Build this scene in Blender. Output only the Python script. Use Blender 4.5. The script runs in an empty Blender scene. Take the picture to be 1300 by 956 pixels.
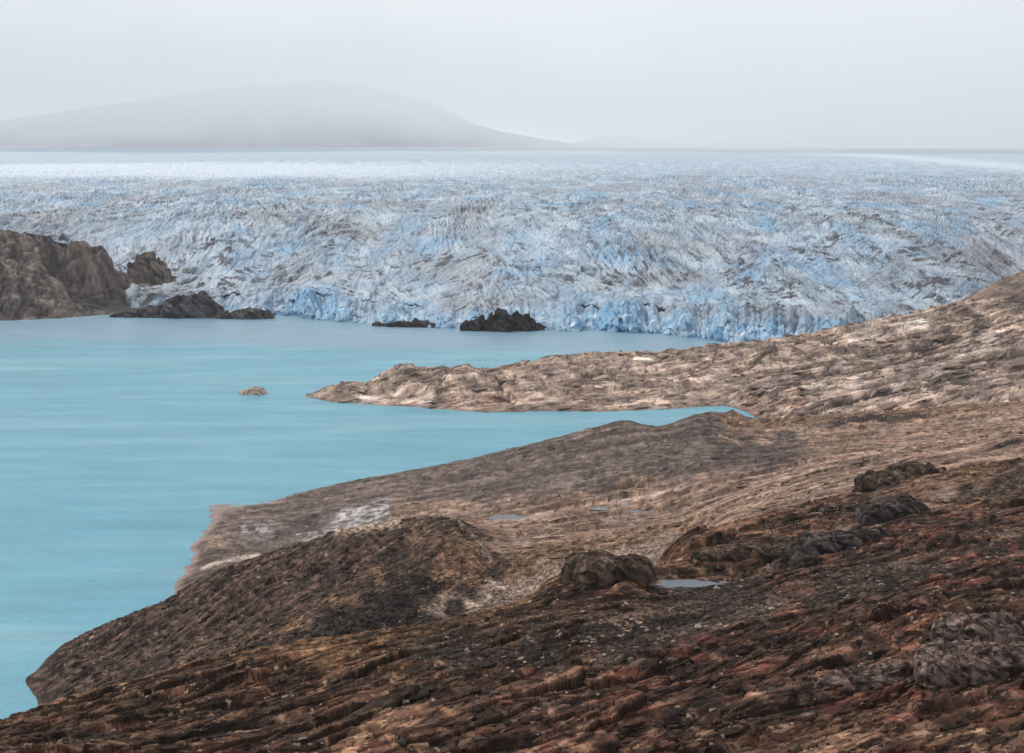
import bpy, bmesh, math, random
import numpy as np
from mathutils import Vector

# ------------------------------------------------------------------ camera, sky, sun
scene = bpy.context.scene
CAM_H = 250.0                 # metres above the lake
F_PX, PHW, PHH = 2000.0, 1300.0, 956.0
HORIZON_ROW = 195.0
PITCH = math.atan((PHH / 2 - HORIZON_ROW) / F_PX)

cam_data = bpy.data.cameras.new("camera")
cam_data.sensor_width = 36.0
cam_data.lens = 36.0 * F_PX / PHW
cam_data.clip_start = 1.0
cam_data.clip_end = 120000.0
cam = bpy.data.objects.new("camera", cam_data)
cam.location = (0, 0, CAM_H)
cam.rotation_euler = (math.pi / 2 - PITCH, 0, 0)
scene.collection.objects.link(cam)
scene.camera = cam

SUN_EL, SUN_AZ = math.radians(44), math.radians(-40)     # azimuth from +Y towards +X
world = bpy.data.worlds.new("World")
scene.world = world
world.use_nodes = True
wn, wl = world.node_tree.nodes, world.node_tree.links
wn.clear()
w_out = wn.new("ShaderNodeOutputWorld")
w_bg = wn.new("ShaderNodeBackground")
w_bg.inputs["Strength"].default_value = 0.1
sky = wn.new("ShaderNodeTexSky")
sky.sky_type = 'NISHITA'
sky.sun_disc = False
sky.sun_elevation = SUN_EL
sky.sun_rotation = SUN_AZ
w_tc = wn.new("ShaderNodeTexCoord")
w_map = wn.new("ShaderNodeMapping")
w_map.inputs["Scale"].default_value = (3.0, 3.0, 14.0)
w_noise = wn.new("ShaderNodeTexNoise")
w_noise.inputs["Scale"].default_value = 1.6
w_noise.inputs["Detail"].default_value = 4
w_noise.inputs["Roughness"].default_value = 0.45
w_ramp = wn.new("ShaderNodeValToRGB")
w_ramp.color_ramp.elements[0].position = 0.3
w_ramp.color_ramp.elements[0].color = (7.8, 7.9, 8.35, 1)
w_ramp.color_ramp.elements[1].position = 0.7
w_ramp.color_ramp.elements[1].color = (9.9, 9.9, 10.25, 1)
w_mix = wn.new("ShaderNodeMixRGB")
w_mix.inputs[0].default_value = 0.93           # the overcast deck hides nearly all of the blue sky
wl.new(w_tc.outputs["Generated"], w_map.inputs["Vector"])
wl.new(w_map.outputs["Vector"], w_noise.inputs["Vector"])
wl.new(w_noise.outputs["Fac"], w_ramp.inputs["Fac"])
wl.new(sky.outputs["Color"], w_mix.inputs[1])
wl.new(w_ramp.outputs["Color"], w_mix.inputs[2])
wl.new(w_mix.outputs["Color"], w_bg.inputs["Color"])
wl.new(w_bg.outputs["Background"], w_out.inputs["Surface"])

sun_data = bpy.data.lights.new("sun", 'SUN')
sun_data.energy = 2.6
sun_data.angle = math.radians(5)
sun_data.color = (1.0, 0.95, 0.88)
sun = bpy.data.objects.new("sun", sun_data)
d_sun = Vector((math.sin(SUN_AZ) * math.cos(SUN_EL), math.cos(SUN_AZ) * math.cos(SUN_EL), math.sin(SUN_EL)))
sun.rotation_euler = d_sun.to_track_quat('Z', 'Y').to_euler()
sun.location = d_sun * 500
scene.collection.objects.link(sun)

scene.view_settings.view_transform = 'Standard'
scene.view_settings.look = 'None'
scene.view_settings.gamma = 1.0
scene.view_settings.use_curve_mapping = False
scene.view_settings.exposure = 0.0
scene.render.filter_size = 1.15
HAZE_DENSITY = 1.4e-5
scene.cycles.volume_bounces = 10

RES = 1.0          # mesh density factor
rng = np.random.default_rng(7)
random.seed(7)
SIN_P, COS_P = math.sin(PITCH), math.cos(PITCH)

# ------------------------------------------------------------------ helpers
def unproject(u, v, dist):
    """World point at forward distance dist seen along a direction of the survey photograph."""
    xc, yv = (u - PHW / 2) / F_PX, (PHH / 2 - v) / F_PX
    dy, dz = COS_P + SIN_P * yv, -SIN_P + COS_P * yv
    t = dist / dy
    return xc * t, dist, CAM_H + dz * t

def lake_distance(v):
    yv = (PHH / 2 - v) / F_PX
    return CAM_H * (COS_P + SIN_P * yv) / (SIN_P - COS_P * yv)

_perm = rng.permutation(2048).astype(np.int32)
_perm = np.concatenate([_perm, _perm])
_ang = rng.random(2048) * 2 * np.pi
_gx, _gy = np.cos(_ang).astype(np.float32), np.sin(_ang).astype(np.float32)
_r1, _r2, _r3, _r4 = (rng.random(2048).astype(np.float32) for _ in range(4))

def _hash(ix, iy, seed):
    return _perm[_perm[(ix + seed * 131) & 2047] + (iy & 2047)]

def perlin(x, y, seed=0):
    x = x.astype(np.float32); y = y.astype(np.float32)
    fx, fy = np.floor(x), np.floor(y)
    ix, iy = fx.astype(np.int32), fy.astype(np.int32)
    dx, dy = x - fx, y - fy
    sx, sy = dx * dx * dx * (dx * (dx * 6 - 15) + 10), dy * dy * dy * (dy * (dy * 6 - 15) + 10)
    def g(a, b):
        h = _hash(ix + a, iy + b, seed)
        return _gx[h] * (dx - a) + _gy[h] * (dy - b)
    n0 = g(0, 0) + sx * (g(1, 0) - g(0, 0))
    n1 = g(0, 1) + sx * (g(1, 1) - g(0, 1))
    return (n0 + sy * (n1 - n0)) * 1.4

def fbm(x, y, octaves=4, seed=0, gain=0.5, ridged=False):
    out = np.zeros(np.shape(x), np.float32); amp, tot, f = 1.0, 0.0, 1.0
    for o in range(octaves):
        n = perlin(x * f + 17.3 * o, y * f - 9.1 * o, seed + o)
        out += amp * ((1 - 2 * np.abs(n)) if ridged else n)
        tot += amp; amp *= gain; f *= 2.03
    return out / tot

def cells(x, y, seed=0):
    """Cellular facets: a tilted plane per cell (-1..1), a random number per cell, distance to the crack."""
    x = x.astype(np.float32); y = y.astype(np.float32)
    ix, iy = np.floor(x).astype(np.int32), np.floor(y).astype(np.int32)
    b1 = np.full(x.shape, 9, np.float32); b2 = b1.copy()
    bh = np.zeros(x.shape, np.int32); bx = np.zeros_like(b1); by = np.zeros_like(b1)
    for a in (-1, 0, 1):
        for b in (-1, 0, 1):
            h = _hash(ix + a, iy + b, seed)
            ddx = x - (ix + a + _r1[h]); ddy = y - (iy + b + _r2[h])
            d = ddx * ddx + ddy * ddy
            near = d < b1
            b2 = np.where(near, b1, np.minimum(b2, d))
            b1 = np.where(near, d, b1)
            bh = np.where(near, h, bh); bx = np.where(near, ddx, bx); by = np.where(near, ddy, by)
    plane = (_r3[bh] - 0.5) * 1.2 + _gx[bh] * bx + _gy[bh] * by
    return plane, _r4[bh], np.sqrt(b2) - np.sqrt(b1)

def facets(x, y, theta, la, lc, seed, warp=0.35):
    s, c = x * math.cos(theta) + y * math.sin(theta), -x * math.sin(theta) + y * math.cos(theta)
    s, c = s / la, c / lc
    w = perlin(s * 0.7, c * 0.7, seed + 31) * warp
    return cells(s + w, c + perlin(s * 0.6 + 5, c * 0.6, seed + 41) * warp, seed)

def pillow(cell, width=.5, tilt=.6):
    """Rounded block from a facet: full height inside, a crack at its border."""
    plane, r, e = cell
    k = 1 - (1 - np.clip(e / width, 0, 1)) ** 2.2
    return k * (1 + tilt * plane) - .55

def beds(s, c, period, seed, wave=.5, length=5.0, scarp=.12):
    """Stepped beds: the scarp of each faces -c, its back slopes away. Returns (height 0..1, random per bed)."""
    w = c / period + wave * fbm(s / (period * length), c / (period * 4), 4, seed, .55)
    i = np.floor(w); f = w - i
    h = _hash(i.astype(np.int32), np.zeros(s.shape, np.int32), seed)
    amp = np.clip(.35 + .65 * _r1[h] + 1.3 * fbm(s / (period * 3.2), i.astype(np.float32) * 3.7, 3, seed + 5), 0, 1.5)
    return (smooth(f, 0, scarp) * (1 - .85 * f) - .45) * amp, _r2[h] * .6 + .4 * smooth(fbm(s / (period * 2), i.astype(np.float32) * 2.3, 2, seed + 9), -.4, .4)

def slab(cell, crack=.07, depth=.5):
    """Flat tilted block with a thin open joint round it."""
    plane, r, e = cell
    return plane * .8 + (r - .5) * .5 - depth * (1 - smooth(e, 0, crack))

def strip(A, L, pts, width):
    """Closeness (0..1) to a surveyed line of points (u, v, distance)."""
    q = []
    for u, v, d in pts:
        x, y, _ = unproject(u, v, d); q.append((PHW / 2 + F_PX * x / y, LOGK * math.log(y)))
    best = np.full(A.shape, 1e9, np.float32)
    for (a0, l0), (a1, l1) in zip(q, q[1:]):
        da, dl = a1 - a0, l1 - l0
        t = np.clip(((A - a0) * da + (L - l0) * dl) / (da * da + dl * dl + 1e-6), 0, 1)
        best = np.minimum(best, (A - a0 - t * da) ** 2 + (L - l0 - t * dl) ** 2)
    return np.exp(-best / (width * width))

def rot(x, y, theta):
    return x * math.cos(theta) + y * math.sin(theta), -x * math.sin(theta) + y * math.cos(theta)

def smooth(a, lo, hi):
    t = np.clip((a - lo) / (hi - lo), 0, 1)
    return t * t * (3 - 2 * t)

LOGK = 700.0
class Survey:
    """Ground heights interpolated through surveyed lines of points."""
    def __init__(self):
        self.p, self.z, self.zp, self.zn = [], [], [], []
    def pt(self, u, v, dist, zone=None, z=None):
        if v is None:
            x, y = (u - PHW / 2) / F_PX * dist, dist
        else:
            x, y, zz = unproject(u, v, dist)
            z = zz if z is None else z
        q = (PHW / 2 + F_PX * x / y, LOGK * math.log(y))
        self.p.append(q); self.z.append(z)
        if zone is not None:
            self.zp.append(q); self.zn.append(zone)
        return x, y, z
    def line(self, pts, zone=None, step=28.0, dd=0.0, z=None):
        """pts: (u, v, dist); every point between is interpolated. dd shifts the line back, z replaces the height."""
        pts = [(p[0], p[1], p[2] if len(p) > 2 else lake_distance(p[1])) for p in pts]
        out = [pts[0]]
        for a, b in zip(pts, pts[1:]):
            n = max(1, int(math.hypot(b[0] - a[0], b[1] - a[1]) / step))
            for k in range(1, n + 1):
                t = k / n
                dist = math.exp(math.log(a[2]) * (1 - t) + math.log(b[2]) * t)
                out.append((a[0] + (b[0] - a[0]) * t, a[1] + (b[1] - a[1]) * t, dist))
        for u, v, dist in out:
            if dd or z is not None:
                x, y, zz = unproject(u, v, dist)
                y2 = y + dd
                x2 = x * y2 / y
                q = (PHW / 2 + F_PX * x2 / y2, LOGK * math.log(y2))
                self.p.append(q); self.z.append(zz if z is None else z)
                if zone is not None:
                    self.zp.append(q); self.zn.append(zone)
            else:
                self.pt(u, v, dist, zone)
    def zone(self, u, v, dist, zone):
        x, y, _ = unproject(u, v, dist)
        self.zp.append((PHW / 2 + F_PX * x / y, LOGK * math.log(y))); self.zn.append(zone)
    def solve(self):
        P = np.array(self.p); z = np.array(self.z, float)
        n = len(P)
        A = np.zeros((n + 3, n + 3))
        A[:n, :n] = np.sqrt(((P[:, None] - P[None]) ** 2).sum(-1) + 4.0)
        A[:n, :n] -= np.eye(n) * 1.5
        S = np.c_[np.ones(n), (P - 650) / 1000]
        A[:n, n:] = S; A[n:, :n] = S.T
        self.w = np.linalg.solve(A, np.r_[z, 0, 0, 0]); self.P = P
    def grid(self, a, l, ca=6.0):
        """Heights on the grid a (columns) x l (rows) through a coarser grid."""
        na, nl = max(8, int((a[-1] - a[0]) / ca)), max(8, int((l[-1] - l[0]) / 4.0))
        ga, gl = np.linspace(a[0], a[-1], na), np.linspace(l[0], l[-1], nl)
        Z = np.zeros((nl, na))
        n = len(self.P)
        for r in range(nl):
            d = np.sqrt((ga[:, None] - self.P[None, :, 0]) ** 2 + (gl[r] - self.P[None, :, 1]) ** 2 + 4.0)
            Z[r] = d @ self.w[:n] + self.w[n] + self.w[n + 1] * (ga - 650) / 1000 + self.w[n + 2] * (gl[r] - 650) / 1000
        return resample(Z, ga, gl, a, l)
    def zones(self, A, L, count, warp=14.0):
        """Blend weights of the ground kinds (inverse distance, warped so that borders wander)."""
        P, N = np.array(self.zp), np.array(self.zn)
        wa = A + warp * fbm(A / 40, L / 25, 3, 90) * 1.6; wl_ = L + warp * fbm(A / 40, L / 25, 3, 95) * 1.6
        W = np.zeros((count,) + A.shape, np.float32)
        for (pa, pl), k in zip(P, N):
            d2 = (wa - pa) ** 2 + (wl_ - pl) ** 2 + 20
            W[k] += (1e3 / d2) ** 2.5
        return W / W.sum(0)

def resample(Z, ga, gl, a, l):
    fa = (a - ga[0]) / (ga[1] - ga[0]); fl = (l - gl[0]) / (gl[1] - gl[0])
    ia = np.clip(fa.astype(int), 0, len(ga) - 2); il = np.clip(fl.astype(int), 0, len(gl) - 2)
    ta = (fa - ia)[None, :]; tl = (fl - il)[:, None]
    Z0 = Z[il]; Z1 = Z[il + 1]
    top = Z0[:, ia] * (1 - ta) + Z0[:, ia + 1] * ta
    bot = Z1[:, ia] * (1 - ta) + Z1[:, ia + 1] * ta
    return (top * (1 - tl) + bot * tl).astype(np.float32)

def sheet(name, X, Y, Z, col, mat, parent=None, flat=True, extra=None):
    nr, nc = X.shape
    me = bpy.data.meshes.new(name)
    n = nr * nc
    co = np.stack([X, Y, Z], -1).reshape(-1).astype(np.float32)
    me.vertices.add(n)
    me.vertices.foreach_set("co", co)
    i = (np.arange(nr - 1)[:, None] * nc + np.arange(nc - 1)[None]).reshape(-1)
    q = np.stack([i, i + 1, i + nc + 1, i + nc], -1).reshape(-1).astype(np.int32)
    nf = len(i)
    me.loops.add(nf * 4)
    me.loops.foreach_set("vertex_index", q)
    me.polygons.add(nf)
    me.polygons.foreach_set("loop_start", (np.arange(nf) * 4).astype(np.int32))
    me.polygons.foreach_set("use_smooth", np.full(nf, not flat))
    me.update()
    if col is not None:
        at = me.color_attributes.new("col", 'FLOAT_COLOR', 'POINT')
        c4 = np.ones((n, 4), np.float32); c4[:, :3] = np.clip(col.reshape(-1, 3), 0.003, 0.95)
        at.data.foreach_set("color", c4.reshape(-1))
    me.materials.append(mat)
    o = bpy.data.objects.new(name, me)
    scene.collection.objects.link(o)
    o.parent = parent
    return o

def tag(o, label=None, category=None, kind=None, group=None):
    if label: o["label"] = label
    if category: o["category"] = category
    if kind: o["kind"] = kind
    if group: o["group"] = group
    return o

# ------------------------------------------------------------------ materials
def surface_material(name, base=None, rough=0.9, spec=0.25, tint=0.25, scales=(0.8, 4.0), bump=0.6, bump_dist=0.3, colour_noise=None):
    """Procedural surface: the ground's own colour map (or a base colour) broken up by noise, with a fine bump."""
    m = bpy.data.materials.new(name)
    m.use_nodes = True
    n, l = m.node_tree.nodes, m.node_tree.links
    b = n["Principled BSDF"]
    b.inputs["Roughness"].default_value = rough
    b.inputs["Specular IOR Level"].default_value = spec
    tc = n.new("ShaderNodeTexCoord")
    n1 = n.new("ShaderNodeTexNoise"); n1.inputs["Scale"].default_value = scales[0]; n1.inputs["Detail"].default_value = 6
    n1.inputs["Roughness"].default_value = 0.65
    l.new(tc.outputs["Object"], n1.inputs["Vector"])
    mr = n.new("ShaderNodeMapRange")
    mr.inputs["From Min"].default_value = 0.3; mr.inputs["From Max"].default_value = 0.7
    mr.inputs["To Min"].default_value = 1 - tint; mr.inputs["To Max"].default_value = 1 + tint
    l.new(n1.outputs["Fac"], mr.inputs["Value"])
    vm = n.new("ShaderNodeVectorMath"); vm.operation = 'SCALE'
    if base is None:
        at = n.new("ShaderNodeAttribute"); at.attribute_name = "col"
        l.new(at.outputs["Color"], vm.inputs[0])
    else:
        ramp = n.new("ShaderNodeValToRGB")
        n3 = n.new("ShaderNodeTexNoise"); n3.inputs["Scale"].default_value = scales[0] * 0.4; n3.inputs["Detail"].default_value = 5
        l.new(tc.outputs["Object"], n3.inputs["Vector"])
        l.new(n3.outputs["Fac"], ramp.inputs["Fac"])
        ramp.color_ramp.elements[0].position = 0.35; ramp.color_ramp.elements[0].color = (*base[0], 1)
        ramp.color_ramp.elements[1].position = 0.65; ramp.color_ramp.elements[1].color = (*base[1], 1)
        l.new(ramp.outputs["Color"], vm.inputs[0])
    l.new(mr.outputs["Result"], vm.inputs["Scale"])
    l.new(vm.outputs["Vector"], b.inputs["Base Color"])
    n2 = n.new("ShaderNodeTexNoise"); n2.inputs["Scale"].default_value = scales[1]; n2.inputs["Detail"].default_value = 6
    n2.inputs["Roughness"].default_value = 0.6
    l.new(tc.outputs["Object"], n2.inputs["Vector"])
    bp = n.new("ShaderNodeBump"); bp.inputs["Strength"].default_value = bump; bp.inputs["Distance"].default_value = bump_dist
    l.new(n2.outputs["Fac"], bp.inputs["Height"])
    l.new(bp.outputs["Normal"], b.inputs["Normal"])
    return m

M_ground = surface_material("shore_rock", spec=0.1, scales=(0.35, 0.8), bump=0.5, bump_dist=0.4, tint=0.2)
M_pale = surface_material("pale_rock", spec=0.1, scales=(0.09, 0.22), bump=0.5, bump_dist=1.2, tint=0.18)
M_far = surface_material("far_rock", spec=0.1, scales=(0.15, 0.3), bump=0.7, bump_dist=1.6, tint=0.25)
M_ice = surface_material("glacier_ice", rough=0.7, spec=0.3, scales=(0.12, 0.25), bump=0.5, bump_dist=1.2, tint=0.08)
M_serac = surface_material("serac_ice", base=((0.42, 0.60, 0.74), (0.68, 0.78, 0.85)), rough=0.6, spec=0.3, scales=(0.12, 0.4), bump=0.5, bump_dist=0.8, tint=0.1)
M_mount = surface_material("mountain_rock", base=((0.10, 0.11, 0.13), (0.22, 0.23, 0.25)), scales=(0.002, 0.004), bump=0.4, bump_dist=60)

def water_material(name, lake=True):
    m = bpy.data.materials.new(name)
    m.use_nodes = True
    n, l = m.node_tree.nodes, m.node_tree.links
    b = n["Principled BSDF"]
    b.inputs["Roughness"].default_value = 0.35 if lake else 0.12
    b.inputs["IOR"].default_value = 1.33
    b.inputs["Specular IOR Level"].default_value = 0.28 if lake else 0.33
    geo = n.new("ShaderNodeNewGeometry")
    if lake:
        mp = n.new("ShaderNodeMapping"); mp.inputs["Scale"].default_value = (0.0016, 0.009, 1)
        mp.inputs["Rotation"].default_value = (0, 0, math.radians(-9))
        l.new(geo.outputs["Position"], mp.inputs["Vector"])
        s1 = n.new("ShaderNodeTexNoise"); s1.inputs["Scale"].default_value = 1.6; s1.inputs["Detail"].default_value = 8
        s1.inputs["Roughness"].default_value = 0.62; s1.inputs["Distortion"].default_value = 0.6
        l.new(mp.outputs["Vector"], s1.inputs["Vector"])
        ramp = n.new("ShaderNodeValToRGB")
        e = ramp.color_ramp.elements
        e[0].position = 0.30; e[0].color = (0.085, 0.27, 0.36, 1)
        e[1].position = 0.74; e[1].color = (0.20, 0.37, 0.435, 1)
        x = e.new(0.52); x.color = (0.11, 0.31, 0.395, 1)
        l.new(s1.outputs["Fac"], ramp.inputs["Fac"])
        # greyer base colour in a belt along the ice
        sep = n.new("ShaderNodeSeparateXYZ"); l.new(geo.outputs["Position"], sep.inputs[0])
        mp2 = n.new("ShaderNodeMapping"); mp2.inputs["Scale"].default_value = (0.0012, 0.004, 1)
        l.new(geo.outputs["Position"], mp2.inputs["Vector"])
        s2 = n.new("ShaderNodeTexNoise"); s2.inputs["Scale"].default_value = 1.5; s2.inputs["Detail"].default_value = 3
        l.new(mp2.outputs["Vector"], s2.inputs["Vector"])
        ma = n.new("ShaderNodeMath"); ma.operation = 'MULTIPLY_ADD'; ma.inputs[1].default_value = 260.0
        l.new(s2.outputs["Fac"], ma.inputs[0]); l.new(sep.outputs["Y"], ma.inputs[2])
        mb = n.new("ShaderNodeMath"); mb.operation = 'MULTIPLY_ADD'; mb.inputs[1].default_value = 0.16
        l.new(sep.outputs["X"], mb.inputs[0]); l.new(ma.outputs[0], mb.inputs[2])
        mr = n.new("ShaderNodeMapRange"); mr.interpolation_type = 'SMOOTHSTEP'
        mr.inputs["From Min"].default_value = 2085; mr.inputs["From Max"].default_value = 2175
        l.new(mb.outputs[0], mr.inputs["Value"])
        mx = n.new("ShaderNodeMixRGB")
        mx.inputs[2].default_value = (0.17, 0.285, 0.365, 1)
        l.new(mr.outputs["Result"], mx.inputs[0]); l.new(ramp.outputs["Color"], mx.inputs[1])
        mp4 = n.new("ShaderNodeMapping"); mp4.inputs["Scale"].default_value = (0.010, 0.034, 1)
        mp4.inputs["Rotation"].default_value = (0, 0, math.radians(-24))
        l.new(geo.outputs["Position"], mp4.inputs["Vector"])
        s4 = n.new("ShaderNodeTexNoise"); s4.inputs["Scale"].default_value = 1.0; s4.inputs["Detail"].default_value = 9
        s4.inputs["Roughness"].default_value = 0.7
        l.new(mp4.outputs["Vector"], s4.inputs["Vector"])
        mr4 = n.new("ShaderNodeMapRange"); mr4.inputs["From Min"].default_value = 0.3; mr4.inputs["From Max"].default_value = 0.7
        mr4.inputs["To Min"].default_value = 0.84; mr4.inputs["To Max"].default_value = 1.16
        l.new(s4.outputs["Fac"], mr4.inputs["Value"])
        sc4 = n.new("ShaderNodeVectorMath"); sc4.operation = 'SCALE'
        l.new(mx.outputs["Color"], sc4.inputs[0]); l.new(mr4.outputs["Result"], sc4.inputs["Scale"])
        l.new(sc4.outputs["Vector"], b.inputs["Base Color"])
    else:
        b.inputs["Base Color"].default_value = (0.05, 0.065, 0.08, 1)
    mp3 = n.new("ShaderNodeMapping"); mp3.inputs["Scale"].default_value = (0.10, 0.28, 1)
    mp3.inputs["Rotation"].default_value = (0, 0, math.radians(-12))
    l.new(geo.outputs["Position"], mp3.inputs["Vector"])
    s3 = n.new("ShaderNodeTexNoise"); s3.inputs["Scale"].default_value = 1.3; s3.inputs["Detail"].default_value = 6
    s3.inputs["Roughness"].default_value = 0.6
    l.new(mp3.outputs["Vector"], s3.inputs["Vector"])
    bp = n.new("ShaderNodeBump"); bp.inputs["Strength"].default_value = 0.85 if lake else 0.1; bp.inputs["Distance"].default_value = 1.0 if lake else 0.1
    l.new(s3.outputs["Fac"], bp.inputs["Height"])
    l.new(bp.outputs["Normal"], b.inputs["Normal"])
    return m
M_lake = water_material("glacial_lake_water")
M_pond = water_material("pond_water", False)

# ------------------------------------------------------------------ lake
me = bpy.data.meshes.new("lake")
me.from_pydata([(-30000, -3000, 0), (30000, -3000, 0), (30000, 46000, 0), (-30000, 46000, 0)], [], [(0, 1, 2, 3)])
me.materials.append(M_lake)
lake = bpy.data.objects.new("lake", me)
scene.collection.objects.link(lake)
tag(lake, "milky turquoise glacial lake with faint wind streaks", kind="structure")

# ------------------------------------------------------------------ near shore
RED, CHAR, CUT, GREYB, TAN, SCREE, MOSS, GRIT, BROWN, PALE, BLACK, DUSK = range(12)
S = Survey()
# under and before the frame
S.line([(-150, None or 956, 60), (650, 956, 60), (1450, 956, 60)], z=218.0)
S.line([(-150, 956, 10), (650, 956, 10), (1450, 956, 10)], z=244.0)
S.line([(-150, 956, 130), (650, 956, 130), (1450, 956, 130)], BROWN, z=190.0)
S.line([(-150, 970, 330), (0, 956, 330), (300, 956, 320), (650, 956, 300), (1000, 956, 280), (1300, 956, 260), (1450, 940, 250)], BROWN)
for u, v, d in ((700, 940, 305), (850, 930, 300), (1000, 930, 290), (1150, 920, 285)):
    S.zone(u, v, d, RED)
S.line([(-150, 950, 400), (0, 920, 410), (100, 892, 420), (200, 872, 420), (300, 867, 400), (400, 862, 390), (500, 858, 370), (640, 867, 351)], BROWN)
S.line([(660, 867, 350), (1000, 867, 330), (1300, 867, 310), (1450, 850, 300)], RED)
S.line([(560, 840, 385), (700, 815, 390), (800, 800, 393), (900, 790, 395), (1000, 768, 402), (1100, 748, 410), (1200, 725, 430), (1300, 690, 460), (1450, 660, 480)], GRIT)
S.line([(1200, 800, 350), (1300, 800, 350), (1450, 790, 350)], BROWN)
# edge of the near hill
S.line([(-150, 960, 450), (0, 918, 455), (100, 888, 460), (170, 865, 470), (240, 850, 495), (300, 838, 520), (360, 828, 522), (430, 819, 520), (480, 811, 515), (535, 817, 508), (600, 795, 500), (640, 784, 495), (663, 774, 492), (690, 755, 488)], MOSS)
S.line([(-150, 960, 450), (0, 918, 455), (100, 888, 460), (170, 865, 470), (240, 850, 495), (300, 838, 520), (430, 819, 520), (535, 817, 508), (600, 795, 500), (663, 774, 492)], dd=75, z=40.0)
# knoll, pond, right ridge
S.line([(692, 738, 486), (724, 722, 482), (768, 708, 478), (795, 704, 476), (812, 716, 474)], BROWN)
S.line([(720, 745, 462), (770, 738, 462), (815, 745, 464)], BROWN)
S.line([(700, 735, 540), (768, 720, 545), (820, 715, 545)], z=80.0)
S.line([(822, 747, 470), (870, 747, 468), (930, 742, 468)], GRIT)
S.line([(835, 735, 492), (880, 735, 492), (930, 735, 492)], BROWN)
S.line([(835, 712, 512), (880, 708, 516), (930, 700, 525), (1000, 684, 545), (1060, 662, 560)], BROWN)
S.line([(840, 700, 560), (858, 690, 600), (928, 670, 640), (995, 649, 660), (1050, 634, 680), (1104, 628, 690), (1141, 610, 705), (1180, 603, 720), (1240, 597, 740), (1300, 588, 760), (1450, 560, 790)], BROWN)
S.line([(1000, 700, 520), (1060, 672, 550), (1100, 650, 580), (1150, 632, 600), (1200, 640, 600), (1300, 622, 620), (1450, 600, 640)], CHAR)
S.line([(1000, 735, 450), (1050, 712, 480), (1100, 690, 505), (1170, 668, 520), (1300, 650, 540)], RED)
S.line([(840, 700, 560), (858, 690, 600), (928, 670, 640), (1050, 634, 680), (1141, 610, 705), (1240, 597, 740), (1300, 588, 760), (1450, 560, 790)], dd=70, z=70.0)
# dark ridge running down to the lake
S.line([(36, 862), (46, 870), (56, 880), (62, 893), (52, 915), (20, 950)], CHAR, step=12, z=1.2)
S.line([(75, 850, 752), (110, 845, 745)], CHAR, z=8.0)
S.line([(110, 868, 725), (120, 890, 680)], CHAR, z=9.0)
S.line([(-30, 858), (-20, 872), (-10, 884), (-20, 905), (-60, 925), (-120, 950)], z=-9.0)
S.line([(24, 857, 753), (34, 853, 757), (85, 818, 772), (169, 776, 790), (210, 760, 800), (254, 737, 812), (291, 717, 822), (338, 701, 835), (396, 685, 850), (440, 668, 862), (470, 663, 872), (498, 661, 880), (555, 653, 890), (578, 657, 888), (599, 676, 875), (618, 705, 850), (630, 730, 828)], CHAR, step=18)
S.line([(30, 855, 757), (85, 818, 772), (169, 776, 790), (210, 760, 800)], dd=45, z=-8.0)
S.line([(254, 737, 812), (291, 717, 822), (338, 701, 835), (396, 685, 850), (440, 668, 862), (498, 661, 880)], dd=55, z=9.0)
S.line([(555, 653, 890), (578, 657, 888), (599, 676, 875)], dd=55, z=26.0)
S.line([(140, 830, 745), (220, 800, 755), (300, 775, 765), (380, 745, 785), (450, 715, 815), (520, 695, 840)], CHAR)
S.line([(160, 852, 715), (220, 840, 710), (300, 815, 720), (400, 775, 745), (470, 740, 780), (540, 715, 810)], CHAR)
S.line([(590, 690, 845), (605, 715, 825), (600, 735, 805), (560, 735, 795)], CUT)
S.line([(560, 775, 760), (600, 762, 770), (630, 745, 790)], SCREE)
S.line([(300, 836, 680), (420, 800, 700), (500, 775, 730), (545, 790, 725)], BLACK)
S.line([(400, 850, 640), (500, 836, 690), (560, 810, 722), (600, 795, 740), (645, 768, 770), (690, 740, 800), (740, 716, 825), (790, 702, 845), (830, 692, 862), (870, 685, 880)], SCREE)
S.line([(640, 715, 835), (700, 700, 858), (760, 690, 875), (830, 676, 900), (880, 668, 905)], CUT)
S.line([(640, 690, 880), (700, 680, 905), (780, 668, 930), (860, 655, 945)], TAN)
# wide slope behind
S.line([(262, 640), (270, 655), (262, 672), (252, 684), (240, 695), (250, 705), (235, 720), (228, 735), (218, 750)], GREYB, step=14)
S.line([(200, 640), (205, 660), (195, 690), (175, 725), (150, 755)], z=-9.0)
S.line([(262, 639), (330, 636, 1136), (400, 622, 1150), (450, 610, 1160), (500, 600, 1170), (560, 588, 1180), (600, 580, 1185), (650, 567, 1195), (700, 555, 1200), (750, 543, 1210), (780, 535, 1214), (800, 533, 1215), (825, 541, 1205), (860, 535, 1225), (900, 522, 1250), (930, 518, 1260)], GREYB, step=18)
S.line([(262, 639), (330, 636, 1136), (400, 622, 1150), (500, 600, 1170), (600, 580, 1185), (700, 555, 1200), (800, 533, 1215), (860, 535, 1225), (930, 518, 1260)], dd=90, z=-14.0)
S.line([(262, 700, 968), (290, 690, 985), (340, 680, 1000), (400, 670, 1010)], GREYB, z=5.0)
S.line([(290, 665, 1045), (330, 650, 1090)], GREYB, z=3.0)
S.line([(262, 725, 915), (300, 708, 935), (340, 696, 960)], GREYB, z=4.0)
S.line([(400, 676, 985), (450, 658, 1020), (480, 645, 1040)], PALE)
S.line([(350, 655, 1060), (450, 632, 1085), (560, 612, 1105), (650, 600, 1110), (760, 570, 1130), (850, 560, 1140)], GREYB)
S.line([(520, 650, 1030), (600, 658, 990), (660, 655, 985), (740, 648, 985), (830, 640, 985)], TAN)
S.line([(600, 625, 1060), (700, 605, 1070), (800, 590, 1080), (900, 570, 1100)], GREYB)
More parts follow.
